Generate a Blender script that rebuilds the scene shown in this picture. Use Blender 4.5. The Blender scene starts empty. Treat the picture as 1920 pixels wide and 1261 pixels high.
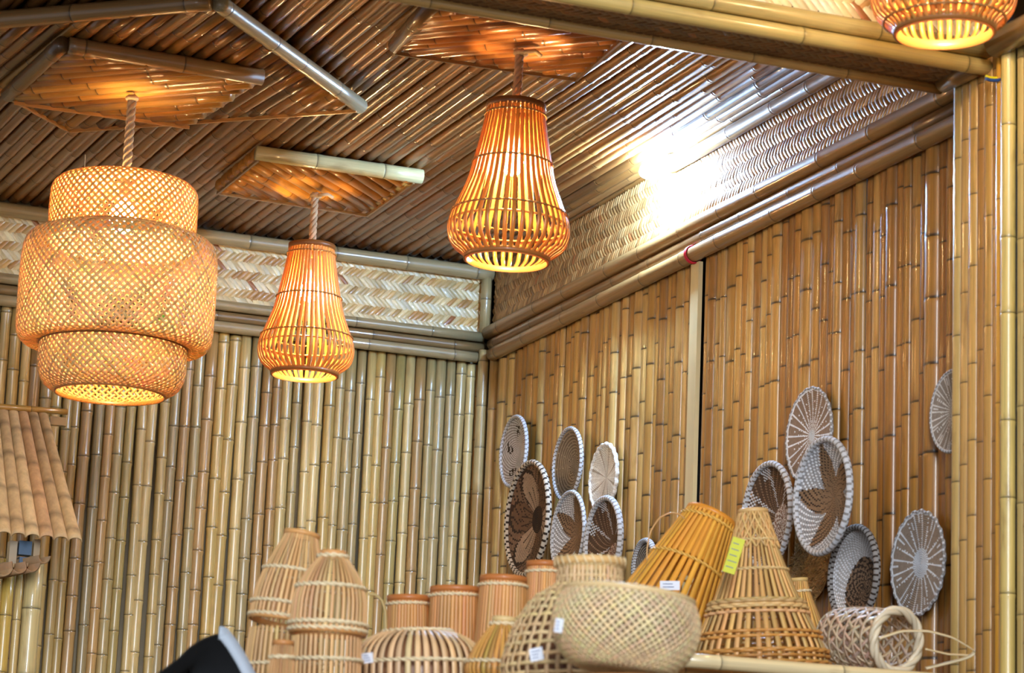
import bpy, math, random
import numpy as np
from mathutils import Matrix, Vector
random.seed(7); RNG = np.random.default_rng(7)
PI = math.pi
S = bpy.context.scene
COLL = S.collection

# ------------------------------------------------------------------ camera (world axes lie along the two walls; the corner is x=0, y=0)
F = 5000.0; CX, CY = 960.0, 630.5
def _cv(px, py):
    v = np.array([px - CX, -(py - CY), -F]); return v / np.linalg.norm(v)
_Y = _cv(-1040, 1640); _X = _cv(14296, 2290); _X = _X - _Y * _X.dot(_Y); _X /= np.linalg.norm(_X); _Z = np.cross(_X, _Y)
R = np.array([_X, _Y, _Z])
def ray(px, py): return (R @ np.array([px - CX, -(py - CY), -F])) / F
P = -ray(918, 640) * 11.0; P[2] = 1.5
def at_x(px, py, x): d = ray(px, py); return P + d * ((x - P[0]) / d[0])
def at_y(px, py, y): d = ray(px, py); return P + d * ((y - P[1]) / d[1])
def at_z(px, py, z): d = ray(px, py); return P + d * ((z - P[2]) / d[2])
def depth(p): return -float((R.T @ (np.asarray(p) - P))[2])
def ppm(p): return F / depth(p)                      # pixels per metre at p
cam_d = bpy.data.cameras.new('camera'); cam = bpy.data.objects.new('camera', cam_d); COLL.objects.link(cam)
cam_d.sensor_width = 36; cam_d.sensor_fit = 'HORIZONTAL'; cam_d.lens = 36 * F / 1920
cam_d.clip_start = 0.1; cam_d.clip_end = 200
M4 = Matrix.Identity(4)
for i in range(3):
    for j in range(3): M4[i][j] = float(R[i, j])
    M4[i][3] = float(P[i])
cam.matrix_world = M4; S.camera = cam
cam_d.dof.use_dof = True; cam_d.dof.focus_distance = 9.4; cam_d.dof.aperture_fstop = 6.0

# ------------------------------------------------------------------ colours and materials
def lin(c):
    c = np.asarray(c, float) / 255.0
    return np.where(c <= 0.04045, c / 12.92, ((c + 0.055) / 1.055) ** 2.4)
def vary(c, amt=0.10, hue=0.05):
    c = lin(c); return np.clip(c * (1 + RNG.normal(0, amt)) * (1 + RNG.normal(0, hue, 3)), 0.002, 0.95)
MATS = {}
def material(name, rough=0.4, coat=0.0, streak=(5, 5, 1.2), amt=0.25, blotch=0.0, translucent=0.0, attr=True, color=(128, 128, 128),
             emit=None, strength=0, bump=0.0, spec=0.5, metal=0.0, noise_obj=None, tint=None, coat_rough=0.08):
    m = bpy.data.materials.new(name); m.use_nodes = True; nt = m.node_tree; n = nt.nodes; L = nt.links
    b = n['Principled BSDF']; out = n['Material Output']
    b.inputs['Roughness'].default_value = rough; b.inputs['Coat Weight'].default_value = coat; b.inputs['Coat Roughness'].default_value = coat_rough
    b.inputs['Specular IOR Level'].default_value = spec; b.inputs['Metallic'].default_value = metal
    if emit is not None:
        e = lin(emit); b.inputs['Emission Color'].default_value = (*e, 1); b.inputs['Emission Strength'].default_value = strength
    if attr:
        a = n.new('ShaderNodeAttribute'); a.attribute_name = 'Col'; col = a.outputs['Color']
    else:
        rgb = n.new('ShaderNodeRGB'); rgb.outputs[0].default_value = (*lin(color), 1); col = rgb.outputs[0]
    if noise_obj is None:
        pu = n.new('ShaderNodeAttribute'); pu.attribute_name = 'puv'; vec = pu.outputs['Vector']
    else:
        tc = n.new('ShaderNodeTexCoord'); vec = tc.outputs['Object']
    mp = n.new('ShaderNodeMapping'); mp.inputs['Scale'].default_value = streak if noise_obj is None else noise_obj
    L.new(vec, mp.inputs['Vector'])
    nz = n.new('ShaderNodeTexNoise'); nz.inputs['Scale'].default_value = 1.0; nz.inputs['Detail'].default_value = 4; nz.inputs['Roughness'].default_value = 0.6
    L.new(mp.outputs[0], nz.inputs['Vector'])
    mr = n.new('ShaderNodeMapRange'); mr.inputs['From Min'].default_value = 0.25; mr.inputs['From Max'].default_value = 0.75
    mr.inputs['To Min'].default_value = 1 - amt; mr.inputs['To Max'].default_value = 1 + amt * 0.6
    L.new(nz.outputs['Fac'], mr.inputs['Value'])
    mx = n.new('ShaderNodeMix'); mx.data_type = 'RGBA'; mx.blend_type = 'MULTIPLY'; mx.inputs['Factor'].default_value = 1
    L.new(col, mx.inputs['A']); L.new(mr.outputs['Result'], mx.inputs['B']); col = mx.outputs['Result']
    if blotch > 0:
        mp2 = n.new('ShaderNodeMapping'); mp2.inputs['Scale'].default_value = (0.7, 0.7, 2.6); mp2.inputs['Location'].default_value = (3, 1, 7); L.new(vec, mp2.inputs['Vector'])
        n2 = n.new('ShaderNodeTexNoise'); n2.inputs['Scale'].default_value = 1; n2.inputs['Detail'].default_value = 3; L.new(mp2.outputs[0], n2.inputs['Vector'])
        r2 = n.new('ShaderNodeMapRange'); r2.inputs['From Min'].default_value = 0.60; r2.inputs['From Max'].default_value = 0.76; r2.inputs['To Max'].default_value = blotch
        L.new(n2.outputs['Fac'], r2.inputs['Value'])
        m2 = n.new('ShaderNodeMix'); m2.data_type = 'RGBA'; m2.blend_type = 'MULTIPLY'; L.new(r2.outputs['Result'], m2.inputs['Factor'])
        L.new(col, m2.inputs['A']); m2.inputs['B'].default_value = (0.36, 0.22, 0.12, 1); col = m2.outputs['Result']
    L.new(col, b.inputs['Base Color'])
    if bump > 0:
        bp = n.new('ShaderNodeBump'); bp.inputs['Strength'].default_value = bump; bp.inputs['Distance'].default_value = 0.004
        L.new(nz.outputs['Fac'], bp.inputs['Height']); L.new(bp.outputs[0], b.inputs['Normal'])
    if translucent > 0:
        t = n.new('ShaderNodeBsdfTranslucent'); ms = n.new('ShaderNodeMixShader'); ms.inputs[0].default_value = translucent
        if tint is not None:
            mt = n.new('ShaderNodeMix'); mt.data_type = 'RGBA'; mt.blend_type = 'MULTIPLY'; mt.inputs['Factor'].default_value = 1
            L.new(col, mt.inputs['A']); mt.inputs['B'].default_value = (*tint, 1); L.new(mt.outputs['Result'], t.inputs['Color'])
        else: L.new(col, t.inputs['Color'])
        L.new(b.outputs[0], ms.inputs[1]); L.new(t.outputs[0], ms.inputs[2]); L.new(ms.outputs[0], out.inputs['Surface'])
    MATS[name] = m; return m
material('wall_bamboo', rough=0.36, coat=1.0, coat_rough=0.24, amt=0.26, blotch=0.30)
material('tile_bamboo', rough=0.6, amt=0.25, blotch=0.25)
material('slat_bamboo', rough=0.40, coat=0.4, coat_rough=0.14, amt=0.32, blotch=0.5)
material('ceiling_bamboo', rough=0.34, coat=0.45, amt=0.35, blotch=0.75)
material('rail_bamboo', rough=0.36, coat=0.6, coat_rough=0.12, amt=0.25, blotch=0.45)
material('weave_board', rough=0.8, attr=False, color=(140, 112, 72), amt=0.3, noise_obj=(6, 6, 6), spec=0.1)
material('weave', rough=0.38, coat=0.3, amt=0.20, streak=(30, 30, 30))
material('cane', rough=0.42, coat=0.1, amt=0.14, streak=(3, 3, 10), translucent=0.12)
material('lamp_cane', rough=0.40, coat=0.2, amt=0.14, streak=(3, 3, 10), translucent=0.36, tint=(1.0, 0.88, 0.54))
material('pear_cane', rough=0.38, coat=0.3, amt=0.14, streak=(3, 3, 10), translucent=0.26, tint=(1.0, 0.90, 0.60))
material('fibre', rough=0.9, amt=0.25, streak=(60, 60, 60), spec=0.2)
material('seagrass', rough=0.75, amt=0.18, streak=(40, 40, 40), spec=0.25)
material('backing', rough=0.9, attr=False, color=(44, 34, 22), amt=0.3, noise_obj=(3, 3, 3), spec=0.1)
material('pale_backing', rough=0.9, attr=False, color=(150, 140, 120), amt=0.3, noise_obj=(3, 3, 3), spec=0.1)
material('black_leather', rough=0.75, attr=False, color=(26, 28, 31), amt=0.2, noise_obj=(30, 30, 30), spec=0.25)
material('grey_trim', rough=0.5, attr=False, color=(170, 180, 192), amt=0.1, noise_obj=(10, 10, 10))
material('paper', rough=0.7, attr=False, color=(228, 232, 242), amt=0.05, noise_obj=(20, 20, 20))
material('yellow_paper', rough=0.7, attr=False, color=(214, 214, 70), amt=0.08, noise_obj=(20, 20, 20))
material('green_tape', rough=0.5, attr=False, color=(70, 160, 60), amt=0.1, noise_obj=(20, 20, 20))
material('ink', rough=0.8, attr=False, color=(110, 120, 150), amt=0.05, noise_obj=(20, 20, 20))
material('white_plastic', rough=0.35, attr=False, color=(226, 230, 232), amt=0.03, noise_obj=(5, 5, 5))
material('red_cord', rough=0.6, attr=False, color=(196, 30, 62), amt=0.1, noise_obj=(50, 50, 50))
material('yellow_wire', rough=0.4, attr=False, color=(226, 214, 30), amt=0.05, noise_obj=(50, 50, 50))
material('blue_wire', rough=0.4, attr=False, color=(40, 74, 130), amt=0.05, noise_obj=(50, 50, 50))
material('blue_plastic', rough=0.4, attr=False, color=(62, 92, 122), amt=0.1, noise_obj=(20, 20, 20))
material('floor_mat', rough=0.5, attr=False, color=(120, 108, 92), amt=0.2, noise_obj=(2, 2, 2))
material('warm_bulb', attr=False, color=(255, 240, 210), emit=(255, 218, 152), strength=760.0, noise_obj=(1, 1, 1))
material('cold_bulb', attr=False, color=(255, 255, 255), emit=(166, 208, 255), strength=2500.0, noise_obj=(1, 1, 1))

# ------------------------------------------------------------------ mesh builder
class MB:
    def __init__(s): s.v = []; s.c = []; s.p = []; s.q = []; s.ng = []; s.fc = []; s.n = 0; s.corner = False
    def add(s, v, q, c, p=None, ng=(), fc=None):
        v = np.asarray(v, float).reshape(-1, 3); k = len(v)
        s.v.append(v); c = np.asarray(c, float)
        s.c.append(np.broadcast_to(c, (k, 3)) if c.ndim == 1 else c)
        s.p.append(v if p is None else p)
        q = np.asarray(q, int).reshape(-1, 4)
        s.q.append(q + s.n)
        if fc is not None: s.fc.append(fc); s.corner = True
        for g in ng: s.ng.append([i + s.n for i in g])
        s.n += k
    def build(s, name, mat, parent=None, smooth=True):
        me = bpy.data.meshes.new(name)
        v = np.concatenate(s.v); q = np.concatenate(s.q); c = np.concatenate(s.c); p = np.concatenate(s.p)
        nq = len(q); ngl = [len(g) for g in s.ng]
        loops = np.concatenate([q.ravel()] + [np.array(g) for g in s.ng]) if s.ng else q.ravel()
        tot = np.array([4] * nq + ngl); start = np.concatenate([[0], np.cumsum(tot)[:-1]])
        me.vertices.add(len(v)); me.vertices.foreach_set('co', v.ravel().astype(np.float32))
        me.loops.add(len(loops)); me.loops.foreach_set('vertex_index', loops.astype(np.int32))
        me.polygons.add(len(tot)); me.polygons.foreach_set('loop_start', start.astype(np.int32)); me.polygons.foreach_set('loop_total', tot.astype(np.int32))
        me.polygons.foreach_set('use_smooth', np.full(len(tot), smooth))
        me.update(calc_edges=True); me.validate()
        if s.corner:
            fc = np.concatenate(s.fc); a = me.attributes.new('Col', 'FLOAT_COLOR', 'CORNER')
            cc = np.repeat(fc, 4, axis=0); cc = np.concatenate([cc, np.ones((len(cc), 1))], 1)
        else:
            a = me.attributes.new('Col', 'FLOAT_COLOR', 'POINT'); cc = np.concatenate([c, np.ones((len(c), 1))], 1)
        a.data.foreach_set('color', cc.ravel().astype(np.float32))
        b = me.attributes.new('puv', 'FLOAT_VECTOR', 'POINT'); b.data.foreach_set('vector', p.ravel().astype(np.float32))
        me.materials.append(MATS[mat])
        o = bpy.data.objects.new(name, me); COLL.objects.link(o)
        if parent is not None: o.parent = parent
        return o

def grid_quads(m, n, wrap):
    i = np.arange(m - 1)[:, None]; j = np.arange(n if wrap else n - 1)[None, :]; j2 = (j + 1) % n
    return np.stack([i * n + j, i * n + j2, (i + 1) * n + j2, (i + 1) * n + j], -1).reshape(-1, 4)
def unit(a): a = np.asarray(a, float); return a / (np.linalg.norm(a, axis=-1, keepdims=True) + 1e-12)

def pole(mb, p0, p1, r, col, node=0.22, sides=12, half=False, front=None, flat=1.0, r1=None, swell=0.07, dark=0.30, ew=1.0, bend=0.0, cap=True, dirt=0.0, holes=False):
    """A bamboo culm: rings along the length with a ridge and a dark line at every node."""
    p0 = np.asarray(p0, float); p1 = np.asarray(p1, float); Lg = np.linalg.norm(p1 - p0); d = (p1 - p0) / Lg
    ref = np.asarray(front, float) if front is not None else (np.array([0, 0, 1.0]) if abs(d[2]) < 0.9 else np.array([0, -1.0, 0]))
    u = unit(ref - d * ref.dot(d)); w = np.cross(d, u)
    r1 = r if r1 is None else r1
    zs, rs, ks = [0.0], [1.0], [0.9]
    z = RNG.uniform(0.15, 0.95) * node
    e = min(0.012, 0.35 * r) * ew
    while z < Lg - 0.02:
        for dz, k, b in ((-2.4 * e, 1.0, 1.0), (-0.9 * e, 1 + swell * 0.7, 1.05), (-0.28 * e, 1 + swell, 0.95), (-0.10 * e, 1 + swell * 0.5, dark), (0.16 * e, 1 + swell * 0.4, dark), (0.4 * e, 1 + swell * 0.9, 0.72), (1.2 * e, 1 + swell * 0.5, 0.88), (3.0 * e, 1.0, 1.0)):
            zz = z + dz
            if zs[-1] + 1e-4 < zz < Lg - 1e-4: zs.append(zz); rs.append(k); ks.append(b)
        z += node * RNG.uniform(0.72, 1.25)
    zs.append(Lg); rs.append(1.0); ks.append(0.9)
    zs = np.array(zs); rs = np.array(rs); ks = np.array(ks)
    rad = (r + (r1 - r) * zs / Lg) * rs
    if half: th = np.linspace(-PI / 2 - 0.15, PI / 2 + 0.15, sides)
    else: th = np.arange(sides) * 2 * PI / sides
    side = np.cross(d, u); bo = bend * np.sin(PI * zs / Lg)
    V = p0 + d * zs[:, None, None] + (u * flat) * (np.cos(th)[None, :, None] * rad[:, None, None]) + w * (np.sin(th)[None, :, None] * rad[:, None, None] + bo[:, None, None])
    off = RNG.uniform(0, 400)
    pu = np.stack([np.broadcast_to(np.cos(th), (len(zs), len(th))) + off * 0.37, np.broadcast_to(np.sin(th), (len(zs), len(th))), np.broadcast_to((zs * 3 + off)[:, None], (len(zs), len(th)))], -1).reshape(-1, 3)
    c = np.asarray(col, float)[None, :] * ks[:, None]
    C = np.repeat(c, len(th), 0)
    n = len(th); ng = []
    if cap and not half: ng = [list(range(n - 1, -1, -1)), list(range((len(zs) - 1) * n, len(zs) * n))]
    mb.add(V.reshape(-1, 3), grid_quads(len(zs), n, not half), C, pu, ng)

def box(mb, c, size, col, Rm=None):
    s = np.array(size) / 2.0
    v = np.array([[x, y, z] for x in (-1, 1) for y in (-1, 1) for z in (-1, 1)], float) * s
    if Rm is not None: v = v @ np.asarray(Rm).T
    v = v + np.asarray(c, float)
    mb.add(v, [[0, 1, 3, 2], [4, 6, 7, 5], [0, 4, 5, 1], [2, 3, 7, 6], [0, 2, 6, 4], [1, 5, 7, 3]], col)

def frames(pts, closed=False):
    pts = np.asarray(pts, float)
    t = unit(np.roll(pts, -1, 0) - np.roll(pts, 1, 0)) if closed else unit(np.gradient(pts, axis=0))
    return t
def tube(mb, pts, r, col, sides=8, closed=False):
    pts = np.asarray(pts, float); t = frames(pts, closed)
    u = np.zeros_like(pts); ref = np.array([0, 0, 1.0]) if abs(t[0][2]) < 0.9 else np.array([1.0, 0, 0])
    prev = unit(ref - t[0] * ref.dot(t[0]))
    for i in range(len(pts)):
        prev = unit(prev - t[i] * prev.dot(t[i])); u[i] = prev
    w = np.cross(t, u); th = np.arange(sides) * 2 * PI / sides
    r = np.broadcast_to(np.asarray(r, float), (len(pts),))
    V = pts[:, None, :] + r[:, None, None] * (u[:, None, :] * np.cos(th)[None, :, None] + w[:, None, :] * np.sin(th)[None, :, None])
    q = grid_quads(len(pts), sides, True); ng = []
    if closed:
        m = len(pts); j = np.arange(sides); a = (m - 1) * sides
        q = np.concatenate([q, np.stack([a + j, a + (j + 1) % sides, (j + 1) % sides, j], -1)])
    else: ng = [list(range(sides - 1, -1, -1)), list(range((len(pts) - 1) * sides, len(pts) * sides))]
    mb.add(V.reshape(-1, 3), q, col, None, ng)
def strip(mb, pts, nrm, width, thick, col, closed=False):
    """A flat cane strip along pts, its broad face along nrm."""
    pts = np.asarray(pts, float); nrm = unit(nrm); t = frames(pts, closed); w = unit(np.cross(t, nrm))
    width = np.broadcast_to(np.asarray(width, float), (len(pts),))[:, None] / 2; h = thick / 2
    V = np.stack([pts - w * width - nrm * h, pts + w * width - nrm * h, pts + w * width * 0.96 + nrm * h, pts - w * width * 0.96 + nrm * h], 1)
    q = grid_quads(len(pts), 4, True); ng = []
    if closed:
        m = len(pts); j = np.arange(4); a = (m - 1) * 4
        q = np.concatenate([q, np.stack([a + j, a + (j + 1) % 4, (j + 1) % 4, j], -1)])
    else: ng = [[3, 2, 1, 0], [(len(pts) - 1) * 4 + i for i in range(4)]]
    mb.add(V.reshape(-1, 3), q, col, None, ng)
def rope(mb, pts, r, col, strands=3, pitch=0.05, sides=6, closed=False, fine=10):
    """Twisted cord: helical strands round a path."""
    pts = np.asarray(pts, float)
    if closed: pts = np.concatenate([pts, pts[:1]])
    seg = np.linalg.norm(np.diff(pts, axis=0), axis=1); s = np.concatenate([[0], np.cumsum(seg)]); Lg = s[-1]
    turns = max(1, round(Lg / pitch)); m = int(turns * fine) + 1
    si = np.linspace(0, Lg, m); c = np.stack([np.interp(si, s, pts[:, k]) for k in range(3)], 1)
    if closed: c = c[:-1]; si = si[:-1]
    t = frames(c, closed); ref = np.array([0, 0, 1.0])
    if np.abs(t[:, 2]).max() > 0.95: ref = np.array([1.0, 0.2, 0])
    u = unit(np.cross(t, ref)); w = np.cross(t, u); a = 2 * PI * turns * si / Lg
    for k in range(strands):
        ph = a + 2 * PI * k / strands
        tube(mb, c + (u * np.cos(ph)[:, None] + w * np.sin(ph)[:, None]) * r * 0.52, r * 0.56, np.asarray(col) * (0.92 + 0.08 * k), sides, closed)
def sphere(mb, c, r, col, m=16, n=10, sc=(1, 1, 1)):
    ph = np.linspace(0.001, PI - 0.001, n); th = np.arange(m) * 2 * PI / m
    V = np.stack([np.outer(np.sin(ph), np.cos(th)) * sc[0], np.outer(np.sin(ph), np.sin(th)) * sc[1], np.outer(np.cos(ph), np.ones(m)) * sc[2]], -1) * r + np.asarray(c, float)
    mb.add(V.reshape(-1, 3), grid_quads(n, m, True)[:, ::-1], col)
def lathe(mb, prof, col, n=48):
    """prof: closed or open list of (r, z)."""
    prof = np.asarray(prof, float); th = np.arange(n) * 2 * PI / n
    V = np.stack([np.outer(prof[:, 0], np.cos(th)), np.outer(prof[:, 0], np.sin(th)), np.outer(prof[:, 1], np.ones(n))], -1)
    mb.add(V.reshape(-1, 3), grid_quads(len(prof), n, True), col)
def hoop(mb, r, z, h, th, col, n=64):
    lathe(mb, [(r - th, z - h / 2), (r, z - h / 2), (r, z + h / 2), (r - th, z + h / 2), (r - th, z - h / 2)], col, n)
def circle(r, z, n=72, c=(0, 0)):
    a = np.arange(n) * 2 * PI / n; return np.stack([c[0] + r * np.cos(a), c[1] + r * np.sin(a), np.full(n, z)], 1)

def smooth_prof(pts, n=40):
    """Catmull-Rom through (z, r) points given from bottom to top; returns (r, z) arrays evenly spread along the arc."""
    p = np.asarray(pts, float); p = np.concatenate([[2 * p[0] - p[1]], p, [2 * p[-1] - p[-2]]]); out = []
    for i in range(1, len(p) - 2):
        for t in np.linspace(0, 1, 12, endpoint=(i == len(p) - 3)):
            a, b, c, d = p[i - 1], p[i], p[i + 1], p[i + 2]
            out.append(0.5 * (2 * b + (c - a) * t + (2 * a - 5 * b + 4 * c - d) * t * t + (3 * b - a - 3 * c + d) * t ** 3))
    o = np.array(out); s = np.concatenate([[0], np.cumsum(np.linalg.norm(np.diff(o, axis=0), axis=1))])
    si = np.linspace(0, s[-1], n); return np.interp(si, s, o[:, 1]), np.interp(si, s, o[:, 0]), s[-1]
def prof_normals(r, z):
    dr, dz = np.gradient(r), np.gradient(z); L = np.hypot(dr, dz) + 1e-9; return dz / L, -dr / L
def ribs(mb, r, z, n, width, thick, col, fill=0.92, amt=0.10, jit=0.0, phase=0.0):
    nr, nz = prof_normals(r, z)
    for k in range(n):
        a = 2 * PI * k / n + phase + RNG.normal(0, jit); ca, sa = math.cos(a), math.sin(a)
        pts = np.stack([r * ca, r * sa, z], 1); nn = np.stack([nr * ca, nr * sa, nz], 1)
        strip(mb, pts, nn, np.minimum(width, 2 * PI * r / n * fill), thick, vary(col, amt, 0.04))
def diag(mb, r, z, smax, n, width, thick, col, amt=0.12, wob=None, fill=0.8, phase=0.0, lay=1.0):
    """Plain diagonal weave on a surface of revolution: two families of strips passing over and under each other."""
    m = len(r); ds = smax / (m - 1); rr_ = np.maximum(r, 0.55 * r.max())      # strips keep about 45 degrees wherever the wall is upright
    turn = lay * np.concatenate([[0], np.cumsum(ds / (0.5 * (rr_[1:] + rr_[:-1])))])
    M_ = max(m, int(turn[-1] * n / PI * 4)); si = np.linspace(0, 1, M_); s0 = np.linspace(0, 1, m)
    r = np.interp(si, s0, r); z = np.interp(si, s0, z); turn = np.interp(si, s0, turn); nr, nz = prof_normals(r, z)
    wob = thick * 0.62 if wob is None else wob
    for sg in (1, -1):
        for i in range(n):
            a = 2 * PI * (i + phase) / n + sg * turn; ca, sa = np.cos(a), np.sin(a)
            o = sg * wob * np.cos(n * turn)
            nn = np.stack([nr * ca, nr * sa, nz], 1)
            strip(mb, np.stack([r * ca, r * sa, z], 1) + nn * o[:, None], nn, np.minimum(width, 2 * PI * r / n * fill), thick, vary(col, amt, 0.05))
def rings(mb, r, z, idx, width, thick, col, off=0.001, n=64):
    nr, nz = prof_normals(r, z)
    for i in idx:
        a = np.arange(n) * 2 * PI / n
        nn = np.stack([nr[i] * np.cos(a), nr[i] * np.sin(a), np.full(n, nz[i])], 1)
        strip(mb, circle(r[i], z[i], n) + nn * off, nn, width, thick, vary(col, 0.08, 0.03), True)
def twine(mb, r, z, cord, col, n=None, tilt=0.0):
    """The twisted binding that runs round a ribbed basket."""
    rope(mb, circle(r, z, 96), cord, lin(col), 2, cord * 7.0, 5, True, 8)

# ------------------------------------------------------------------ objects
def empty(name, label, cat, loc, rot=None, group=None):
    o = bpy.data.objects.new(name, None); COLL.objects.link(o); o.empty_display_size = 0.05
    m = Matrix.Translation(Vector([float(x) for x in loc]))
    if rot is not None: m = m @ rot.to_4x4()
    o.matrix_world = m; tag(o, label, cat, group); return o
def tag(o, label, cat, group=None):
    o['label'] = label; o['category'] = cat
    if group: o['group'] = group
def structure(o): o['kind'] = 'structure'; return o
# ================================================================== the setting
CEIL = 4.14
def planks(p): return lin(p[RNG.integers(len(p))])
A_COLS = [(212, 184, 120), (202, 174, 108), (192, 164, 103), (180, 156, 102), (194, 162, 94), (182, 144, 88), (204, 177, 117), (188, 164, 99), (170, 148, 100)]
B_COLS = [(202, 158, 84), (192, 146, 72), (178, 130, 62), (196, 154, 86), (166, 118, 56), (184, 136, 66), (204, 166, 96)]
C_COLS = [(140, 92, 44), (126, 82, 38), (150, 102, 50), (116, 74, 34), (134, 88, 46), (156, 110, 60)]
T_COLS = [(178, 150, 98), (168, 142, 92), (184, 158, 108), (160, 132, 84)]

# --- back wall: whole culms standing side by side on a pale board
mb = MB(); x = -3.9
while x < -0.03:
    r = RNG.uniform(0.0185, 0.0235); x += r
    top = 3.735 + RNG.uniform(-0.012, 0.02)
    lean = RNG.normal(0, 0.005)
    pole(mb, (x + lean, 0.025 + RNG.uniform(-0.004, 0.006), 0.0), (x - lean * 0.4, 0.025, top), r, np.clip(planks(A_COLS) * (1 + RNG.normal(0, 0.10)), 0, 0.9), node=0.185, sides=14, bend=RNG.normal(0, 0.006), swell=0.10)
    x += r + (0.005 if RNG.random() < 0.10 else 0.0015)
structure(mb.build('wall_back', 'wall_bamboo'))
m2 = MB(); box(m2, (-1.95, 0.075, 2.07), (4.1, 0.03, 4.3), (0.3, 0.28, 0.24)); structure(m2.build('wall_back_board', 'pale_backing'))

# --- right wall: split culms nailed flat on a dark board
SP = at_x(1308, 640, 0.0)[1]; mb = MB(); y = -0.05
while y > -4.2:
    w = RNG.uniform(0.034, 0.062) * (1.0 if RNG.random() > 0.08 else 1.25)
    yc = y - w / 2
    if SP - 0.034 < yc - w / 2 < SP + 0.031 or abs(yc - SP) < 0.031:      # the pale channel strip stands here
        if y > SP + 0.045: w = y - SP - 0.032; yc = y - w / 2
        else: y = SP - 0.037; continue
    t = min(1, max(0, -yc / 3.6))      # bulb and daylight falling off toward the pier, painted into the slat colours
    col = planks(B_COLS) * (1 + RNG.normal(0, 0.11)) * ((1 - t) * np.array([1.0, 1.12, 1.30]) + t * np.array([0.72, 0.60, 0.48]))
    lean = RNG.normal(0, 0.004)
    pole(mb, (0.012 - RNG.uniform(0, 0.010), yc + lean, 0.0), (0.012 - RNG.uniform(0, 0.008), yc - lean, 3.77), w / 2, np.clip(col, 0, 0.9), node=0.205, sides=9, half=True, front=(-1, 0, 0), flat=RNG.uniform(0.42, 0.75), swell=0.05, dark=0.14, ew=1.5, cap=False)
    y -= w + (0.0 if RNG.random() > 0.12 else 0.004)
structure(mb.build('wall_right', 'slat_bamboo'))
m2 = MB(); box(m2, (0.05, -3.2, 2.07), (0.05, 6.6, 4.3), (0.1, 0.08, 0.05)); structure(m2.build('wall_right_board', 'backing'))

# --- pier that stands out of the right wall
PX = -0.10
PY = at_x(1786, 700, PX)[1]; print('PY', PY)
mb = MB(); y = PY
for k, w in enumerate([0.042, 0.040, 0.044, 0.036, 0.042, 0.036]):
    pole(mb, (PX + 0.004, y - w / 2, 0), (PX + 0.004, y - w / 2, 3.87), w / 2, planks(B_COLS if k else A_COLS) * 0.95, node=0.25, sides=9, half=True, front=(-1, 0, 0), flat=0.6, swell=0.05, dark=0.25, cap=False)
    y -= w
pole(mb, (PX - 0.006, y - 0.018, 0), (PX - 0.006, y - 0.018, 3.88), 0.015, lin((206, 150, 50)), node=0.27, swell=0.06)
y -= 0.036
pole(mb, (PX - 0.012, y - 0.026, 0), (PX - 0.012, y - 0.026, 3.885), 0.020, lin((206, 180, 104)), node=0.27, swell=0.07)
y -= 0.05
for k in range(22):
    w = RNG.uniform(0.03, 0.045)
    pole(mb, (PX + 0.004, y - w / 2, 0), (PX + 0.004, y - w / 2, 3.885), w / 2, planks(A_COLS), node=0.24, sides=9, half=True, front=(-1, 0, 0), flat=0.6, cap=False)
    y -= w
structure(mb.build('pillar_right', 'slat_bamboo'))
m2 = MB(); box(m2, (-0.035, PY - 0.012 - 1.16, 2.2), (0.11, 2.32, 4.4), (0.1, 0.08, 0.05)); structure(m2.build('pillar_right_core', 'backing'))

# --- rails, one culm each
NT = [0]
def rail(p0, p1, r, col, node=0.3, mat='rail_bamboo', **k):
    NT[0] += 1; mb = MB(); pole(mb, p0, p1, r, lin(col), node=node, sides=18, swell=0.05, dark=0.35, **k)
    return structure(mb.build('trim_%d' % NT[0], mat))
rail((-3.9, -0.012, 4.108), (-0.005, -0.012, 4.108), 0.028, (172, 150, 108), 0.33)
rail((-3.9, -0.010, 3.836), (-0.035, -0.010, 3.836), 0.021, (164, 144, 104), 0.36)
rail((-3.9, -0.002, 3.792), (-0.03, -0.002, 3.792), 0.021, (136, 108, 68), 0.30)
rail((-3.9, -0.016, 3.748), (-0.06, -0.016, 3.748), 0.022, (172, 150, 108), 0.34)
rail((-0.028, -0.010, 3.85), (-0.028, -0.010, 4.09), 0.022, (176, 152, 104), 0.16)
rail((-0.030, -0.020, 0), (-0.030, -0.020, 3.78), 0.022, (190, 164, 110), 0.24)
rail((0.0, -0.075, 0), (0.0, -0.075, 3.76), 0.022, (188, 150, 90), 0.27)
rail((-0.018, -0.03, 3.853), (-0.018, PY, 3.853), 0.029, (150, 112, 66), 0.36)
rail((-0.010, -0.06, 3.800), (-0.010, PY, 3.800), 0.024, (128, 92, 54), 0.40)
rail((-0.026, -0.11, 3.748), (-0.026, PY, 3.748), 0.027, (150, 112, 66), 0.34)
rail((-0.012, -1.80, 4.120), (-0.012, -4.1, 4.120), 0.025, (136, 104, 64), 0.33)

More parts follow.
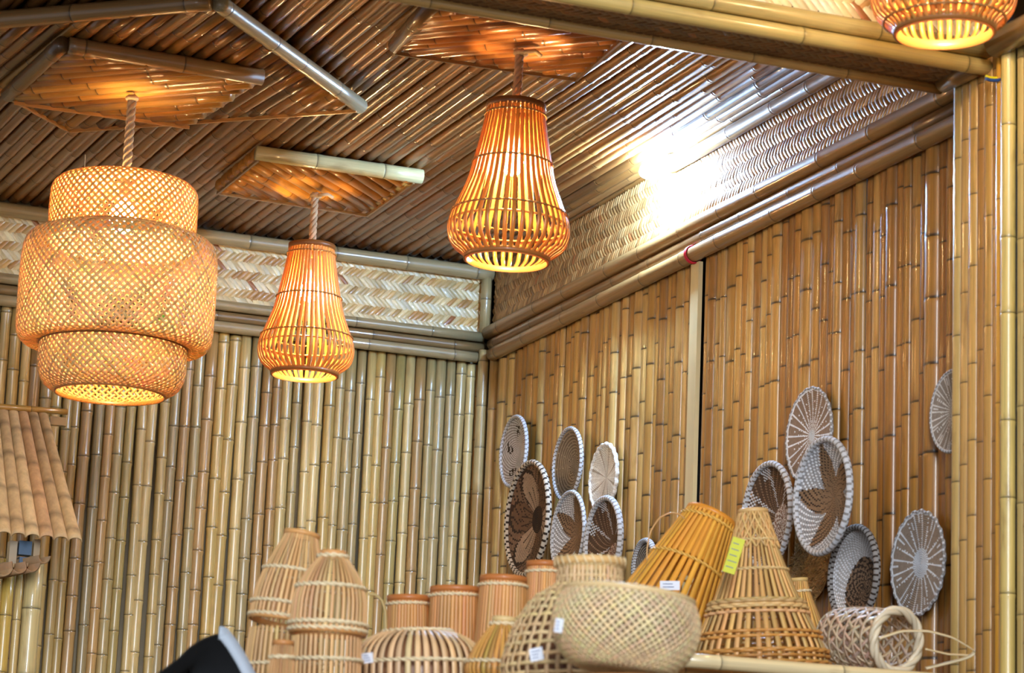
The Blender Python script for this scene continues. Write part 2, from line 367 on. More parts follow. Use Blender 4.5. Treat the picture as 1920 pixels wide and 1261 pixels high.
# --- herringbone matting
def herring(name, O, U, V, N, L, H, rows, pitch, cols_a, cols_b, bulge=0.005, mat='weave', slope=1.0, noise=0.12):
    O, U, V, N = (np.asarray(a, float) for a in (O, U, V, N)); mb = MB(); h = H / rows
    tt = np.linspace(0, 1, 6)
    for j in range(rows):
        sg = 1 if j % 2 else -1
        n = int(L / pitch) + 2
        for i in range(-1, n):
            u0 = i * pitch + (0 if sg > 0 else h * slope) + RNG.normal(0, pitch * 0.05)
            a, b = -0.22 - RNG.uniform(0, .16), 1.22 + RNG.uniform(0, .16)
            t = a + (b - a) * tt
            u = u0 + sg * h * slope * t; v = (j + t) * h
            ok = (u > -0.01) & (u < L + 0.01) & (v > -0.004) & (v < H + 0.004)
            if ok.sum() < 3: continue
            u = u[ok]; v = v[ok]; t = t[ok]; o = bulge * np.sin(PI * np.clip((t - a) / (b - a), 0, 1)) + 0.002
            pts = O + U * u[:, None] + V * v[:, None] + N * o[:, None]
            d = (U * sg * h * slope + V * h); d = d / np.linalg.norm(d); cr = np.cross(d, N)
            cset = cols_a if sg > 0 else cols_b
            c = np.clip(lin(cset[RNG.integers(len(cset))]) * (1 + RNG.normal(0, noise)), 0.01, 0.9)
            if RNG.random() < 0.012: c = lin((158, 98, 54))
            wd = pitch * 0.80 * RNG.uniform(0.88, 1.08)
            # an arched strip: three verts across
            hb = np.stack([pts - cr * wd / 2 - N * 0.0015, pts - cr * wd * 0.22 + N * 0.0012, pts + cr * wd * 0.22 + N * 0.0012, pts + cr * wd / 2 - N * 0.0015], 1)
            off = RNG.uniform(0, 50)
            mb.add(hb.reshape(-1, 3), grid_quads(len(pts), 4, False), c, hb.reshape(-1, 3) + off)
    return structure(mb.build(name, mat))
W_A = [(214, 180, 120), (206, 166, 104), (196, 152, 88), (222, 192, 138), (184, 134, 74)]
W_B = [(226, 206, 160), (220, 196, 146), (230, 214, 176), (210, 184, 132)]
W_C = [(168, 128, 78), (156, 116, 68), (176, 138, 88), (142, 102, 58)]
herring('trim_woven_back', (-3.9, 0.028, 3.845), (1, 0, 0), (0, 0, 1), (0, -1, 0), 3.86, 0.26, 7, 0.0235, W_A, W_B)
m2 = MB(); box(m2, (-1.96, 0.045, 3.97), (3.9, 0.02, 0.34), (0.1, 0.08, 0.05)); structure(m2.build('trim_woven_back_board', 'weave_board'))
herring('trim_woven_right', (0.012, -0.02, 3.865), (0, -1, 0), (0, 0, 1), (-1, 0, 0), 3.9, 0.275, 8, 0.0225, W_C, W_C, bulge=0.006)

# --- ceiling of culms laid side by side
mb = MB(); x = -4.0
while x < 0.10:
    sp = RNG.uniform(0.0205, 0.0255); x += sp
    xe = x - x * 0.11
    pole(mb, (x, 0.03 + RNG.uniform(-0.02, 0.02), CEIL + 0.028 + RNG.uniform(-0.004, 0.006)), (xe, -4.35, CEIL + 0.028 + RNG.uniform(-0.005, 0.008)), sp * 1.02, np.clip(planks(C_COLS) * (1 + RNG.normal(0, 0.13)), 0, 0.8), node=0.33, sides=12, swell=0.07, bend=RNG.normal(0, 0.006), r1=sp * 0.93, cap=False, dark=0.25)
    x += sp
structure(mb.build('ceiling', 'ceiling_bamboo'))
m2 = MB(); box(m2, (-2.0, -2.2, CEIL + 0.085), (4.4, 4.7, 0.04), (0.1, 0.08, 0.05)); structure(m2.build('ceiling_board', 'backing'))

# --- beam across the room: woven soffit between rails, woven front above
bl = at_x(1770, 167, PX - 0.01); bu = at_z(1876, 126, bl[2] + 0.008)
BY0, BY1, BZ = bl[1], bu[1], bl[2]
print('beam', BY0, BY1, BZ)
rail((-4.0, BY0, BZ), (PX - 0.02, BY0, BZ), 0.0165, (190, 152, 92), 0.36)
rail((-4.0, BY1, BZ - 0.005), (PX + 0.02, BY1, BZ), 0.0225, (190, 164, 98), 0.40)
rail((-4.0, BY1 - 0.008, BZ + 0.046), (PX + 0.02, BY1 - 0.008, BZ + 0.046), 0.0235, (186, 162, 100), 0.62)
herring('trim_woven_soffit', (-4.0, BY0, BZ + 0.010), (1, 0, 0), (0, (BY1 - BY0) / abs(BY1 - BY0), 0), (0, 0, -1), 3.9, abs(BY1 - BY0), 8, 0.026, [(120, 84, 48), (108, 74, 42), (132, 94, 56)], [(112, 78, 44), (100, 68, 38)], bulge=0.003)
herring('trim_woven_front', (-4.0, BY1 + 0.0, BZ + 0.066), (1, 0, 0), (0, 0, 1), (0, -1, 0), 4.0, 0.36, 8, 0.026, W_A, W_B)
m2 = MB(); box(m2, (-2.0, (BY0 + BY1) / 2, BZ + 0.12), (4.0, abs(BY1 - BY0) - 0.03, 0.20), (0.1, 0.08, 0.05)); box(m2, (-2.0, BY1 + 0.05, BZ + 0.28), (4.0, 0.05, 0.4), (.1, .08, .05)); structure(m2.build('beam_core', 'backing'))
rail((PX - 0.03, PY + 0.01, BZ + 0.005), (PX - 0.03, BY1 + 0.02, BZ + 0.002), 0.026, (140, 104, 58), 0.8)
rail((PX - 0.04, BY1 - 0.10, BZ + 0.03), (PX - 0.04, -5.6, BZ + 0.03), 0.036, (120, 88, 48), 0.5)
rail((PX - 0.03, BY1 - 0.055, BZ + 0.10), (PX - 0.03, BY1 - 0.055, BZ + 0.5), 0.026, (176, 156, 100), 0.3)

# --- floor, and the ceiling of the front bay (out of frame; the front lamp hangs from it)
m2 = MB(); box(m2, (-3.5, -5.5, -0.05), (9, 13, 0.1), (0.2, 0.2, 0.2)); structure(m2.build('floor', 'floor_mat'))
m2 = MB(); box(m2, (-2.3, BY1 - 0.9, 5.22), (4.8, 2.0, 0.05), (0.1, 0.08, 0.05)); structure(m2.build('ceiling_front_bay', 'backing'))

# --- pale channel strip, red tie, wires
mb = MB(); p = at_x(1308, 640, 0.0)[1]
p = SP; box(mb, (-0.010, p, 2.62), (0.016, 0.062, 2.2), lin((222, 206, 160))); box(mb, (-0.010, p, 2.62 - 1.9), (0.012, 0.055, 1.5), lin((190, 150, 80)))
structure(mb.build('trim_channel_strip', 'rail_bamboo', smooth=False))
mb = MB(); c = at_x(1296, 480, -0.03)
a = np.linspace(0, 2 * PI, 40, endpoint=False)
for k in range(3):
    tube(mb, np.stack([-0.026 + 0.0305 * np.cos(a), np.full(40, c[1] - 0.006 * k + 0.004 * np.sin(a)), 3.748 + 0.0305 * np.sin(a)], 1), 0.0028, (1, 1, 1), 6, True)
o = mb.build('red_cord_tie', 'red_cord'); tag(o, 'red cord tied round the lowest rail of the right wall', 'cord')
for nm, mt, dy, lab in (('yellow_wire', 'yellow_wire', 0.0, 'yellow electric wire drooping under the end of the beam'), ('blue_wire', 'blue_wire', 0.010, 'dark blue electric wire beside the yellow one under the beam end')):
    pts = [at_y(px, py, BY1 - 0.075 - dy) for px, py in ((1896, 118), (1895, 126), (1889, 137), (1880, 144), (1868, 147), (1856, 146), (1848, 143))]
    pts = np.array(pts) + (0, 0, -dy * 0.6)
    q = np.array([[np.interp(t, np.arange(len(pts)), pts[:, k]) for k in range(3)] for t in np.linspace(0, len(pts) - 1, 40)])
    for _ in range(6): q[1:-1] = (q[:-2] + q[1:-1] * 2 + q[2:]) / 4
    mb = MB(); tube(mb, q, 0.0048, (1, 1, 1), 8); o = mb.build(nm, mt); tag(o, lab, 'wire')

# ================================================================== square bamboo panels under the ceiling
def quad_slats(mb, corners, z, direction, r, cols, thick=0.03, node=0.26, zj=0.003):
    """Culms side by side, clipped to a four-cornered outline, at height z."""
    C = np.array([c[:2] for c in corners], float); d = unit(np.array(direction, float)[:2]); n = np.array([-d[1], d[0]])
    s = C @ n; o = s.min() + r
    while o < s.max() - r * 0.3:
        ts = []
        for i in range(len(C)):
            a, b = C[i], C[(i + 1) % len(C)]; sa, sb = a @ n - o, b @ n - o
            if sa * sb < 0: q = a + (b - a) * (sa / (sa - sb)); ts.append(q @ d)
        if len(ts) == 2 and abs(ts[0] - ts[1]) > 0.05:
            t0, t1 = sorted(ts); p0 = d * t0 + n * o; p1 = d * t1 + n * o
            pole(mb, (*p0, z + r + RNG.uniform(-zj, zj)), (*p1, z + r + RNG.uniform(-zj, zj)), r * RNG.uniform(0.94, 1.06), np.clip(planks(cols) * (1 + RNG.normal(0, 0.12)), 0, .8), node=node, sides=12, swell=0.06, dark=0.25)
        o += 2 * r
P_COLS = [(190, 130, 56), (178, 118, 48), (198, 142, 66), (164, 106, 42), (182, 124, 58)]
def frame_pole(name, a, b, r, col, parent, ext0=0.0, ext1=0.0, node=0.27, label=None):
    a = np.asarray(a, float); b = np.asarray(b, float); d = unit(b - a); mb = MB()
    pole(mb, a - d * ext0, b + d * ext1, r, lin(col), node=node, sides=18, swell=0.05, dark=0.3)
    o = mb.build(name, 'rail_bamboo', parent)
    if label: o['label'] = label
    return o
def edging(a, b, parent, col=(206, 150, 84)):
    mb = MB(); a = np.asarray(a, float); b = np.asarray(b, float); d = unit(b - a)
    Rm = np.stack([d, np.cross((0, 0, 1), d), (0, 0, 1)], 1); box(mb, (a + b) / 2, (np.linalg.norm(b - a), 0.008, 0.011), lin(col), Rm)
    return mb.build('edging_strip', 'rail_bamboo', parent, smooth=False)
Zero = Matrix.Identity(3)
GP = 'square bamboo panels fixed under the ceiling'
# two-tier panel
zo, zi = CEIL - 0.055, CEIL - 0.105
oc = [at_z(395, 18, zo), at_z(668, 208, zo), at_z(130, 246, zo)]; oc.append(oc[0] + oc[2] - oc[1])
ic = [at_z(128, 100, zi), at_z(480, 158, zi), at_z(355, 239, zi), at_z(26, 193, zi)]
t = empty('ceiling_panel', 'two-tier panel of glossy culms, small square under a large diamond, above the three-tier drum lamp', 'ceiling panel', (0, 0, 0), None, GP)
mb = MB(); quad_slats(mb, oc, zo, (0.12, -1), 0.0235, C_COLS + P_COLS[:2]); mb.build('upper_board', 'ceiling_bamboo', t)
mb = MB(); quad_slats(mb, ic, zi, oc[2] - oc[1], 0.027, P_COLS); mb.build('lower_board', 'ceiling_bamboo', t)
up = np.array([0, 0, 0.026])
frame_pole('frame_pole', oc[0] + up, oc[3] + up, 0.028, (164, 126, 76), t, 0.0, 0.0, 0.5)
frame_pole('frame_pole', oc[0] + up + (0.02, 0.0, 0.0), oc[1] + up, 0.026, (176, 160, 124), t, 0.0, 0.03, 0.27)
edging(oc[1], oc[2], t); edging(oc[2], oc[3], t)
frame_pole('frame_pole', ic[0] + up, ic[1] + up, 0.026, (158, 118, 72), t, 0.0, 0.02, 0.26)
frame_pole('frame_pole', ic[0] + up + (-0.02, 0, 0), ic[3] + up + (-0.02, 0, 0), 0.026, (110, 78, 46), t, 0.0, 0.0, 0.30)
edging(ic[2], ic[3], t, (214, 150, 80))
PANEL1_Z = zi
# small panel over the hanging pear lamp by the back wall
z2 = CEIL - 0.05
pc = [at_z(484, 300, z2), at_z(776, 342, z2), at_z(688, 404, z2), at_z(408, 362, z2)]
t = empty('ceiling_panel', 'small square panel edged by one pale culm, above the pear lamp near the back wall', 'ceiling panel', (0, 0, 0), None, GP)
mb = MB(); quad_slats(mb, pc, z2, (0.72, 0.76), 0.026, P_COLS); mb.build('board', 'ceiling_bamboo', t)
frame_pole('frame_pole', pc[0] + up, pc[1] + up, 0.0265, (206, 190, 138), t, 0.01, 0.03, 0.25, 'pale cream culm with open ends')
edging(pc[2], pc[3], t, (150, 116, 74)); edging(pc[1], pc[2], t, (140, 100, 56)); edging(pc[0], pc[3], t, (120, 84, 46))
# panel beside the beam
z3 = CEIL - 0.05
qc = [at_z(812, 22, z3), at_z(742, 100, z3), at_z(1080, 150, z3)]; qc.append(qc[0] + qc[2] - qc[1])
t = empty('ceiling_panel', 'reddish square panel tucked against the beam, above the pear lamp at mid-ceiling', 'ceiling panel', (0, 0, 0), None, GP)
mb = MB(); quad_slats(mb, qc, z3, oc[2] - oc[1], 0.023, [(178, 108, 48), (166, 98, 44), (188, 120, 56)]); mb.build('board', 'ceiling_bamboo', t)
frame_pole('frame_pole', qc[0] + up, qc[1] + up, 0.027, (128, 88, 46), t, 0.0, 0.0, 0.22)
edging(qc[1], qc[2], t, (110, 74, 40)); edging(qc[2], qc[3], t, (110, 74, 40))
# ================================================================== hanging lamps
def z_on(px, py, xy):
    """Height at which the vertical line over xy meets pixel row py (px close to the line)."""
    d = ray(px, py); n = np.array([xy[0] - P[0], xy[1] - P[1]]); k = n.dot(n) / d[:2].dot(n); return P[2] + d[2] * k
ROPE = (182, 156, 122)
def bulb(parent, z, r=0.034, drop=0.075):
    mb = MB(); lathe(mb, [(0.001, z + drop + 0.045), (0.019, z + drop + 0.045), (0.021, z + drop), (0.016, z + r * 0.9), (0.001, z + r * 0.9)], lin((60, 50, 40)), 20); mb.build('bulb_socket', 'white_plastic', parent)
    mb = MB(); sphere(mb, (0, 0, z), r, (1, 1, 1), 20, 12, (1, 1, 1.15)); mb.build('bulb', 'warm_bulb', parent)

def pear_lamp(label, xy, ztop, zbot, zceil, ppx, prof_px, n, rope_bend, tilt=0.0, rcol=(220, 160, 80), binds=(), inner=None, rimw=0.016, brz=0.62, ribw=0.0125):
    H = ztop - zbot
    t = empty('pear_pendant_lamp', label, 'pendant lamp', (xy[0], xy[1], zbot), Matrix.Rotation(tilt, 3, 'Y'), 'hanging pear-shaped cane lamps')
    r, z, sm = smooth_prof([(f * H, hw / ppx) for f, hw in prof_px], 44)
    mb = MB(); ribs(mb, r, z, n, ribw, 0.0022, rcol, fill=0.80, amt=0.12, jit=0.006); sh = mb.build('shade', 'pear_cane', t)
    dark = lin((150, 92, 44))
    mb = MB(); hoop(mb, r[-1] + 0.003, z[-1] + 0.004, 0.020, 0.004, dark); hoop(mb, r[-1] - 0.004, z[-1] + 0.004, 0.018, 0.003, dark)
    a = np.arange(2) ; box(mb, (0, 0, z[-1]), (2 * r[-1] - 0.01, 0.022, 0.006), dark); box(mb, (0, 0, z[-1]), (0.022, 2 * r[-1] - 0.01, 0.006), dark); mb.build('top_rim', 'pear_cane', sh)
    mb = MB(); hoop(mb, r[0] + 0.004, z[0] + rimw / 2 - 0.002, rimw, 0.0035, lin((176, 112, 54))); hoop(mb, r[0] - 0.002, z[0] + rimw / 2 - 0.004, rimw * 1.1, 0.003, lin((226, 160, 92))); mb.build('bottom_rim', 'pear_cane', sh)
    for f in binds:
        i = int(np.argmin(abs(z / H - f))); mb = MB(); twine(mb, r[i] + 0.003, z[i], 0.0036, (184, 132, 70)); mb.build('binding_cord', 'pear_cane', sh)
    if inner is not None:
        i = int(np.argmin(abs(z / H - inner))); mb = MB(); tube(mb, circle(r[i] - 0.004, z[i]), 0.0034, lin((220, 160, 80)), 6, True); mb.build('inner_hoop', 'pear_cane', sh)
    mb = MB(); top = zceil - zbot
    zz = np.linspace(H - 0.005, top, 20); fr = (zz - H) / max(0.01, top - H)
    rope(mb, np.stack([rope_bend * np.sin(PI * fr) * 0.4 - math.tan(tilt) * 0 + 0 * zz, 0 * zz, zz], 1), 0.0135, lin(ROPE), 3, 0.075, 8, False, 14)
    sphere(mb, (0.004, 0, top - 0.01), 0.02, lin(ROPE), 12, 8, (1.2, 1.2, 0.6)); tube(mb, [(0.004, -0.02, top - 0.012), (0.04, -0.03, top - 0.006), (0.062, -0.02, top - 0.014)], 0.007, lin(ROPE), 6)
    mb.build('rope', 'fibre', t)
    bulb(t, H * brz)
    return t
PEAR = [(0.0, 63), (0.03, 66), (0.09, 84), (0.17, 91), (0.25, 90), (0.36, 80), (0.50, 67), (0.62, 60), (0.78, 52), (0.92, 46), (1.0, 43.5)]
def place_pear(label, cord, zceil, top, bot, scale, n, tilt=0.0, **k):
    c = at_z(cord[0], cord[1], zceil); xy = c[:2]
    zt = z_on(top[0], top[1], xy); zb = z_on(bot[0], bot[1], xy)
    return pear_lamp(label, xy, zt, zb, zceil, ppm((xy[0], xy[1], (zt + zb) / 2)), [(f, h * scale) for f, h in PEAR], n, 0.0, tilt, **k), xy, zt, zb
place_pear('lit pear-shaped cane lamp hanging from the small pale-edged panel near the back wall', (591, 362), z2 - 0.012, (587, 466), (571, 703), 0.985, 46, binds=(0.95, 0.62, 0.30), inner=0.22, brz=0.66)
_, xy3, _, _ = place_pear('lit pear-shaped cane lamp with dark rim hanging from the reddish panel by the beam', (967, 92), z3 - 0.012, (963, 203), (940, 488), 1.25, 44, rcol=(208, 140, 64), binds=(0.955, 0.62, 0.30), inner=0.22, brz=0.64, tilt=0.02)
# lamp in the front bay, cut by the frame: placed by the width of its rim (0.255 m)
d4 = 0.258 * F / 197; c4 = P + ray(1771, 62) * d4
k4 = ppm(c4)
pear_lamp('lit pear-shaped cane lamp in front of the beam end, cut off by the top edge', (c4[0], c4[1]), c4[2] + 0.52, c4[2], 5.19, k4, [(0.0, 93)] + [(f, h * 1.50) for f, h in PEAR[1:]], 46, 0.0, -0.03, rcol=(214, 150, 72), binds=(0.95, 0.60, 0.30, 0.06), inner=0.2, rimw=0.022, brz=0.6)

# --- three-tier woven drum lamp
zc = PANEL1_Z - 0.012; c = at_z(248, 180, zc); xy = c[:2]
Z = lambda px, py: z_on(px, py, xy)
zb = Z(222, 738); pp = ppm((xy[0], xy[1], Z(225, 540)))
t = empty('drum_pendant_lamp', 'large lit three-tier woven bamboo drum lamp on a rope under the two-tier panel', 'pendant lamp', (xy[0], xy[1], zb))
def zz(py, px=230): return Z(px, py) - zb
def tier(name, prof, n, col, parent, width=0.0088, amt=0.13):
    r, z, sm = smooth_prof(prof, 60); mb = MB(); diag(mb, r, z, sm, n, width, 0.0014, col, amt=amt, fill=0.56); return mb.build(name, 'lamp_cane', parent), r, z
q = lambda px: px / pp
GOLD = (214, 158, 84)
u, r, z = tier('upper_shade', [(zz(462), q(136)), (zz(430), q(138)), (zz(390), q(138.5)), (zz(362), q(137)), (zz(350), q(130)), (zz(343), q(115)), (zz(340), q(60)), (zz(339), q(22))], 62, (236, 194, 112), t)
mid, r, z = tier('middle_shade', [(zz(650), q(138)), (zz(652), q(160)), (zz(646), q(174)), (zz(630), q(181)), (zz(590), q(183)), (zz(540), q(183)), (zz(490), q(182)), (zz(465), q(178)), (zz(450), q(166)), (zz(444), q(140))], 80, (234, 198, 134), t)
mb = MB(); hoop(mb, q(140), zz(444), 0.012, 0.004, lin((160, 110, 60))); mb.build('seam_hoop', 'lamp_cane', mid)
mb = MB(); hoop(mb, q(139), zz(650), 0.010, 0.004, lin((170, 112, 56))); mb.build('seam_hoop', 'lamp_cane', mid)
lo, r, z = tier('lower_shade', [(zz(740), q(101)), (zz(735), q(112)), (zz(722), q(128)), (zz(700), q(136)), (zz(670), q(137)), (zz(640), q(136))], 62, (234, 194, 126), t)
mb = MB(); hoop(mb, q(103), zz(739), 0.012, 0.004, lin((190, 126, 60)), 72); mb.build('bottom_rim', 'lamp_cane', lo)
mb = MB(); top = zc - zb; zr = np.linspace(zz(344), top, 24)
rope(mb, np.stack([0.0 * zr, 0 * zr, zr], 1), 0.0145, lin(ROPE), 3, 0.08, 8, False, 14); sphere(mb, (0, 0, top - 0.008), 0.02, lin(ROPE), 12, 8, (1.1, 1.1, 0.6))
mb.build('rope', 'fibre', t)
for dx, dz in ((0.03, 0.05), (-0.13, 0.085), (0.055, 0.03)):
    mb = MB(); tube(mb, [(dx * 0.4 if abs(dx) < .1 else dx, 0.02, zz(344)), (dx, 0.03, zz(344) + dz)], 0.0016, lin((220, 200, 160)), 5); mb.build('loose_wire', 'fibre', u)
rt = R @ np.array([1.0, 0, 0]); fw = P - np.array([xy[0], xy[1], zb]); fw[2] = 0; fw = unit(fw); rt = unit(rt - fw * rt.dot(fw)); dx = 80 / pp; rr = q(176)
gp = rt * dx + fw * math.sqrt(rr * rr - dx * dx) + np.array([0, 0, zz(634, 306)])
mb = MB(); strip(mb, [gp + rt * (-0.016), gp + fw * 0.004, gp + rt * 0.012 + (0, 0, 0.008)], [fw] * 3, 0.010, 0.003, (1, 1, 1)); o = mb.build('green_tape', 'green_tape', mid); o['label'] = 'scrap of green tape'
bulb(t, zz(408), 0.044, 0.05)

# --- bare cold bulb in a batten holder at the top of the right wall
p = at_x(1262, 300, -0.03)
t = empty('wall_bulb', 'bare cold-white bulb glaring in a white holder at the top of the woven wall band', 'light bulb', p)
mb = MB(); pr = [(0.001, -0.035), (0.042, -0.035), (0.042, -0.022), (0.036, -0.016), (0.027, -0.01), (0.025, 0.03), (0.001, 0.03)]
dirv = unit(np.array([-0.87, 0.0, -0.48])); Rz = Vector((0, 0, 1)).rotation_difference(Vector(dirv)).to_matrix()
lathe(mb, pr[::-1], (1, 1, 1), 32); h = mb.build('holder', 'white_plastic', t); h.matrix_local = Rz.to_4x4()
mb = MB(); lathe(mb, [(0.001, 0.030), (0.014, 0.030), (0.016, 0.055), (0.026, 0.080), (0.030, 0.10), (0.026, 0.122), (0.014, 0.136), (0.001, 0.140)][::-1], (1, 1, 1), 28); b = mb.build('bulb', 'cold_bulb', t); b.matrix_local = Rz.to_4x4()
# ================================================================== coiled grass plates hung on the right wall
WHT, GRY, TAN, BRN, DRK = (200, 202, 208), (140, 136, 134), (166, 140, 108), (92, 70, 52), (52, 40, 32)
def plate(label, px, py, semi, off, pattern, depth_f=0.22, coils=24, segs=132, rim_cols=(WHT, GRY), tilt=(0, 0), spin=0.0, rim_r=0.010, lean=0.0, wavy=0.0):
    c = at_x(px, py, -off); Rr = semi / 2 / ppm(c); dd = depth_f * Rr; c = at_x(px, py, -off - dd * 0.8); c[0] += dd * 0.8
    # local: z out of the wall (-x of the room), x along -y of the room, y up
    base = Matrix(((0, 0, -1), (-1, 0, 0), (0, 1, 0)))
    rot = Matrix.Rotation(lean, 3, 'Y') @ base @ Matrix.Rotation(tilt[0], 3, 'X') @ Matrix.Rotation(tilt[1], 3, 'Y') @ Matrix.Rotation(spin, 3, 'Z')
    t = empty('hanging_plate', label, 'woven plate', c, rot, 'coiled grass plates on the right wall')
    rim_r *= 0.85; rc = Rr - rim_r; dz = depth_f * Rr
    sub = 3; m = coils * sub + 1; k = np.arange(m) / sub; fr = k / coils
    rr = np.maximum(0.002, fr * rc); zc = dz * fr ** 2.2 + 0.0022 * np.abs(np.sin(PI * k)) * 1.6
    th = np.arange(segs) * 2 * PI / segs
    w = 1 + wavy * np.cos(th * 22)[None, :] * (fr ** 6)[:, None]
    V = np.stack([rr[:, None] * np.cos(th) * w, rr[:, None] * np.sin(th) * w, np.broadcast_to(zc[:, None], (m, segs))], -1).reshape(-1, 3)
    Q = grid_quads(m, segs, True)
    fi = np.repeat(np.arange(m - 1), segs); fj = np.tile(np.arange(segs), m - 1)
    kk = (fi // sub); ring = (kk + 0.5) / coils; ang = (fj + 0.5) / segs
    fc = pattern(ring, ang, kk, fj, segs, coils)
    jit = np.clip(1 + RNG.normal(0, 0.06, len(fc)), 0.8, 1.2)[:, None]
    mb = MB(); mb.add(V, Q, (1, 1, 1), V, (), np.clip(fc * jit, 0, 0.95))
    # back skin gives the coil its thickness
    Vb = V.copy(); Vb[:, 2] -= 0.007; mb.add(Vb, Q[:, ::-1], (1, 1, 1), Vb, (), np.tile(lin(GRY), (len(Q), 1)))
    mb.build('bowl', 'seagrass', t)
    mb = MB(); n = 150; ns = 8; a = np.arange(n) * 2 * PI / n; b = np.arange(ns) * 2 * PI / ns
    wr = 1 + wavy * np.cos(a * 22)
    ra = rc * wr[:, None] + rim_r * 0.2 + rim_r * np.cos(b)[None, :] * 0.9
    V = np.stack([ra * np.cos(a)[:, None], ra * np.sin(a)[:, None], dz + rim_r * np.broadcast_to(np.sin(b), (n, ns))], -1).reshape(-1, 3)
    q = grid_quads(n, ns, True); j = np.arange(ns); e = (n - 1) * ns; q = np.concatenate([q, np.stack([e + j, e + (j + 1) % ns, (j + 1) % ns, j], -1)])
    fi = np.arange(len(q)) // ns; fj = np.arange(len(q)) % ns
    st = ((fi + fj // 3) % 3 == 0)[:, None]
    mb.add(V, q, (1, 1, 1), V, (), np.where(st, lin(rim_cols[1]), lin(rim_cols[0])))
    mb.build('coiled_rim', 'seagrass', t)
    return t
def stitched(base, stitch, period=4, slant=1, duty=1):
    def f(ring, ang, kk, fj, segs, coils):
        per = np.maximum(2, np.round(period / np.maximum(0.25, ring))).astype(int) if period > 0 else 3
        s = ((fj + kk * slant) % per) < duty
        return np.where(s[:, None], lin(stitch), lin(base))
    return f
def star(points, inner, outer, star_base, star_stitch, ground_base, ground_stitch, twist=0.0, period=2.5, hub=None):
    def f(ring, ang, kk, fj, segs, coils):
        a = ((ang + twist * ring) * points) % 1.0; tri = 1 - abs(a * 2 - 1)
        edge = inner + (outer - inner) * tri
        inside = ring < edge
        A = stitched(star_base, star_stitch, period, 1)(ring, ang, kk, fj, segs, coils); B = stitched(ground_base, ground_stitch, 2.4, 1)(ring, ang, kk, fj, segs, coils)
        o = np.where(inside[:, None], A, B)
        if hub: o = np.where((ring < hub[0])[:, None], stitched(hub[1], hub[2], 2, 1)(ring, ang, kk, fj, segs, coils), o)
        return o
    return f
def spokes(n, base, spoke, hub_r, hub_col, w=0.30, fork=True):
    def f(ring, ang, kk, fj, segs, coils):
        a = abs(((ang * n) % 1.0) - 0.5) * 2
        zig = 0.5 * (kk % 2)
        ww = w * (0.6 + 0.5 * zig) * np.clip(0.45 / np.maximum(ring, 0.1), 0.35, 1.6)
        s = a < ww
        if fork: s |= (abs(((ang * n + 0.16 * (ring - 0.55)) % 1.0) - 0.5) * 2 > 0.93) & (ring > 0.72)
        s |= (ring > 0.965)
        o = np.where(s[:, None], lin(spoke), lin(base))
        h = ring < hub_r
        return np.where(h[:, None], np.where(((fj + kk) % 4 == 0)[:, None], lin(GRY), lin(hub_col)), o)
    return f
def concentric(n, c0, c1, hub_r, hub_a, hub_b):
    def f(ring, ang, kk, fj, segs, coils):
        o = np.where((kk % 2 == 0)[:, None], lin(c0), lin(c1))
        o = np.where((((fj * 3) % 11 == 0) & (kk % 3 == 0))[:, None], lin(c0) * 1.25, o)
        h = ring < hub_r * (0.7 + 0.6 * (((ang * 9) % 1.0)))
        return np.where(h[:, None], np.where(((fj // 2 + kk) % 3 == 0)[:, None], lin(hub_b), lin(hub_a)), o)
    return f
def speckled(ring, ang, kk, fj, segs, coils):
    o = np.where((((fj + kk * 2) % 4) < 2)[:, None], lin((206, 206, 210)), lin((140, 132, 128)))
    a = (ang * 5 + ring * 0.5) % 1.0
    d = (ring > 0.52) & (ring < 0.80) & (abs(a - 0.3) < 0.16) & ((kk // 2 + fj // 5) % 2 == 0)
    return np.where(d[:, None], lin(DRK), o)
def flower(ring, ang, kk, fj, segs, coils):
    # dark petals outlined on a weathered ground
    a = (ang * 6) % 1.0; pet = np.abs(a - 0.5) * 2
    edge = np.abs(ring - (0.34 + 0.60 * np.sqrt(np.clip(1 - pet ** 2, 0, 1)))) < 0.035
    inside = ring < (0.34 + 0.60 * np.sqrt(np.clip(1 - pet ** 2, 0, 1)))
    o = np.where(inside[:, None], lin((150, 128, 108)), lin((112, 88, 70)))
    half = ((ang * 3) % 1.0 < 0.5)
    o = np.where((half & inside)[:, None], lin((98, 74, 56)), o)
    st = ((fj + kk) % np.maximum(3, np.round(4 / np.maximum(.3, ring)).astype(int)) == 0)
    o = np.where((st & ~(inside & ~half))[:, None], lin(DRK), o)
    o = np.where(((np.round(fj / 3) % 2 == 0) & inside & (ring < 0.62) & ((fj % 3) == 0))[:, None], lin(DRK), o)
    o = np.where(edge[:, None], lin(DRK), o)
    return np.where((ring < 0.24)[:, None], lin((46, 36, 30)), o)
def leafy(ring, ang, kk, fj, segs, coils):
    a = (ang * 8) % 1.0; s = np.abs(a - 0.5) < 0.05
    v = ((np.abs(a - 0.5) * 14 + kk) % 2) < 0.8
    o = np.where(v[:, None], lin((198, 190, 178)), lin((236, 234, 228)))
    return np.where(s[:, None], lin((172, 160, 146)), o)
def offspot(cx, cy, r, spot_a, spot_b, ground):
    """A pale (or dark) round motif set off the plate's centre, ringed by the ground pattern."""
    def f(ring, ang, kk, fj, segs, coils):
        x = ring * np.cos(ang * 2 * PI) - cx; y = ring * np.sin(ang * 2 * PI) - cy
        d = np.hypot(x, y); aa = np.arctan2(y, x)
        o = ground(ring, ang, kk, fj, segs, coils)
        s = d < r; st = (np.floor((aa / (2 * PI) + 0.5) * 26).astype(int) + (d * 30).astype(int) // 2) % 2 == 0
        return np.where(s[:, None], np.where(st[:, None], lin(spot_a), lin(spot_b)), o)
    return f
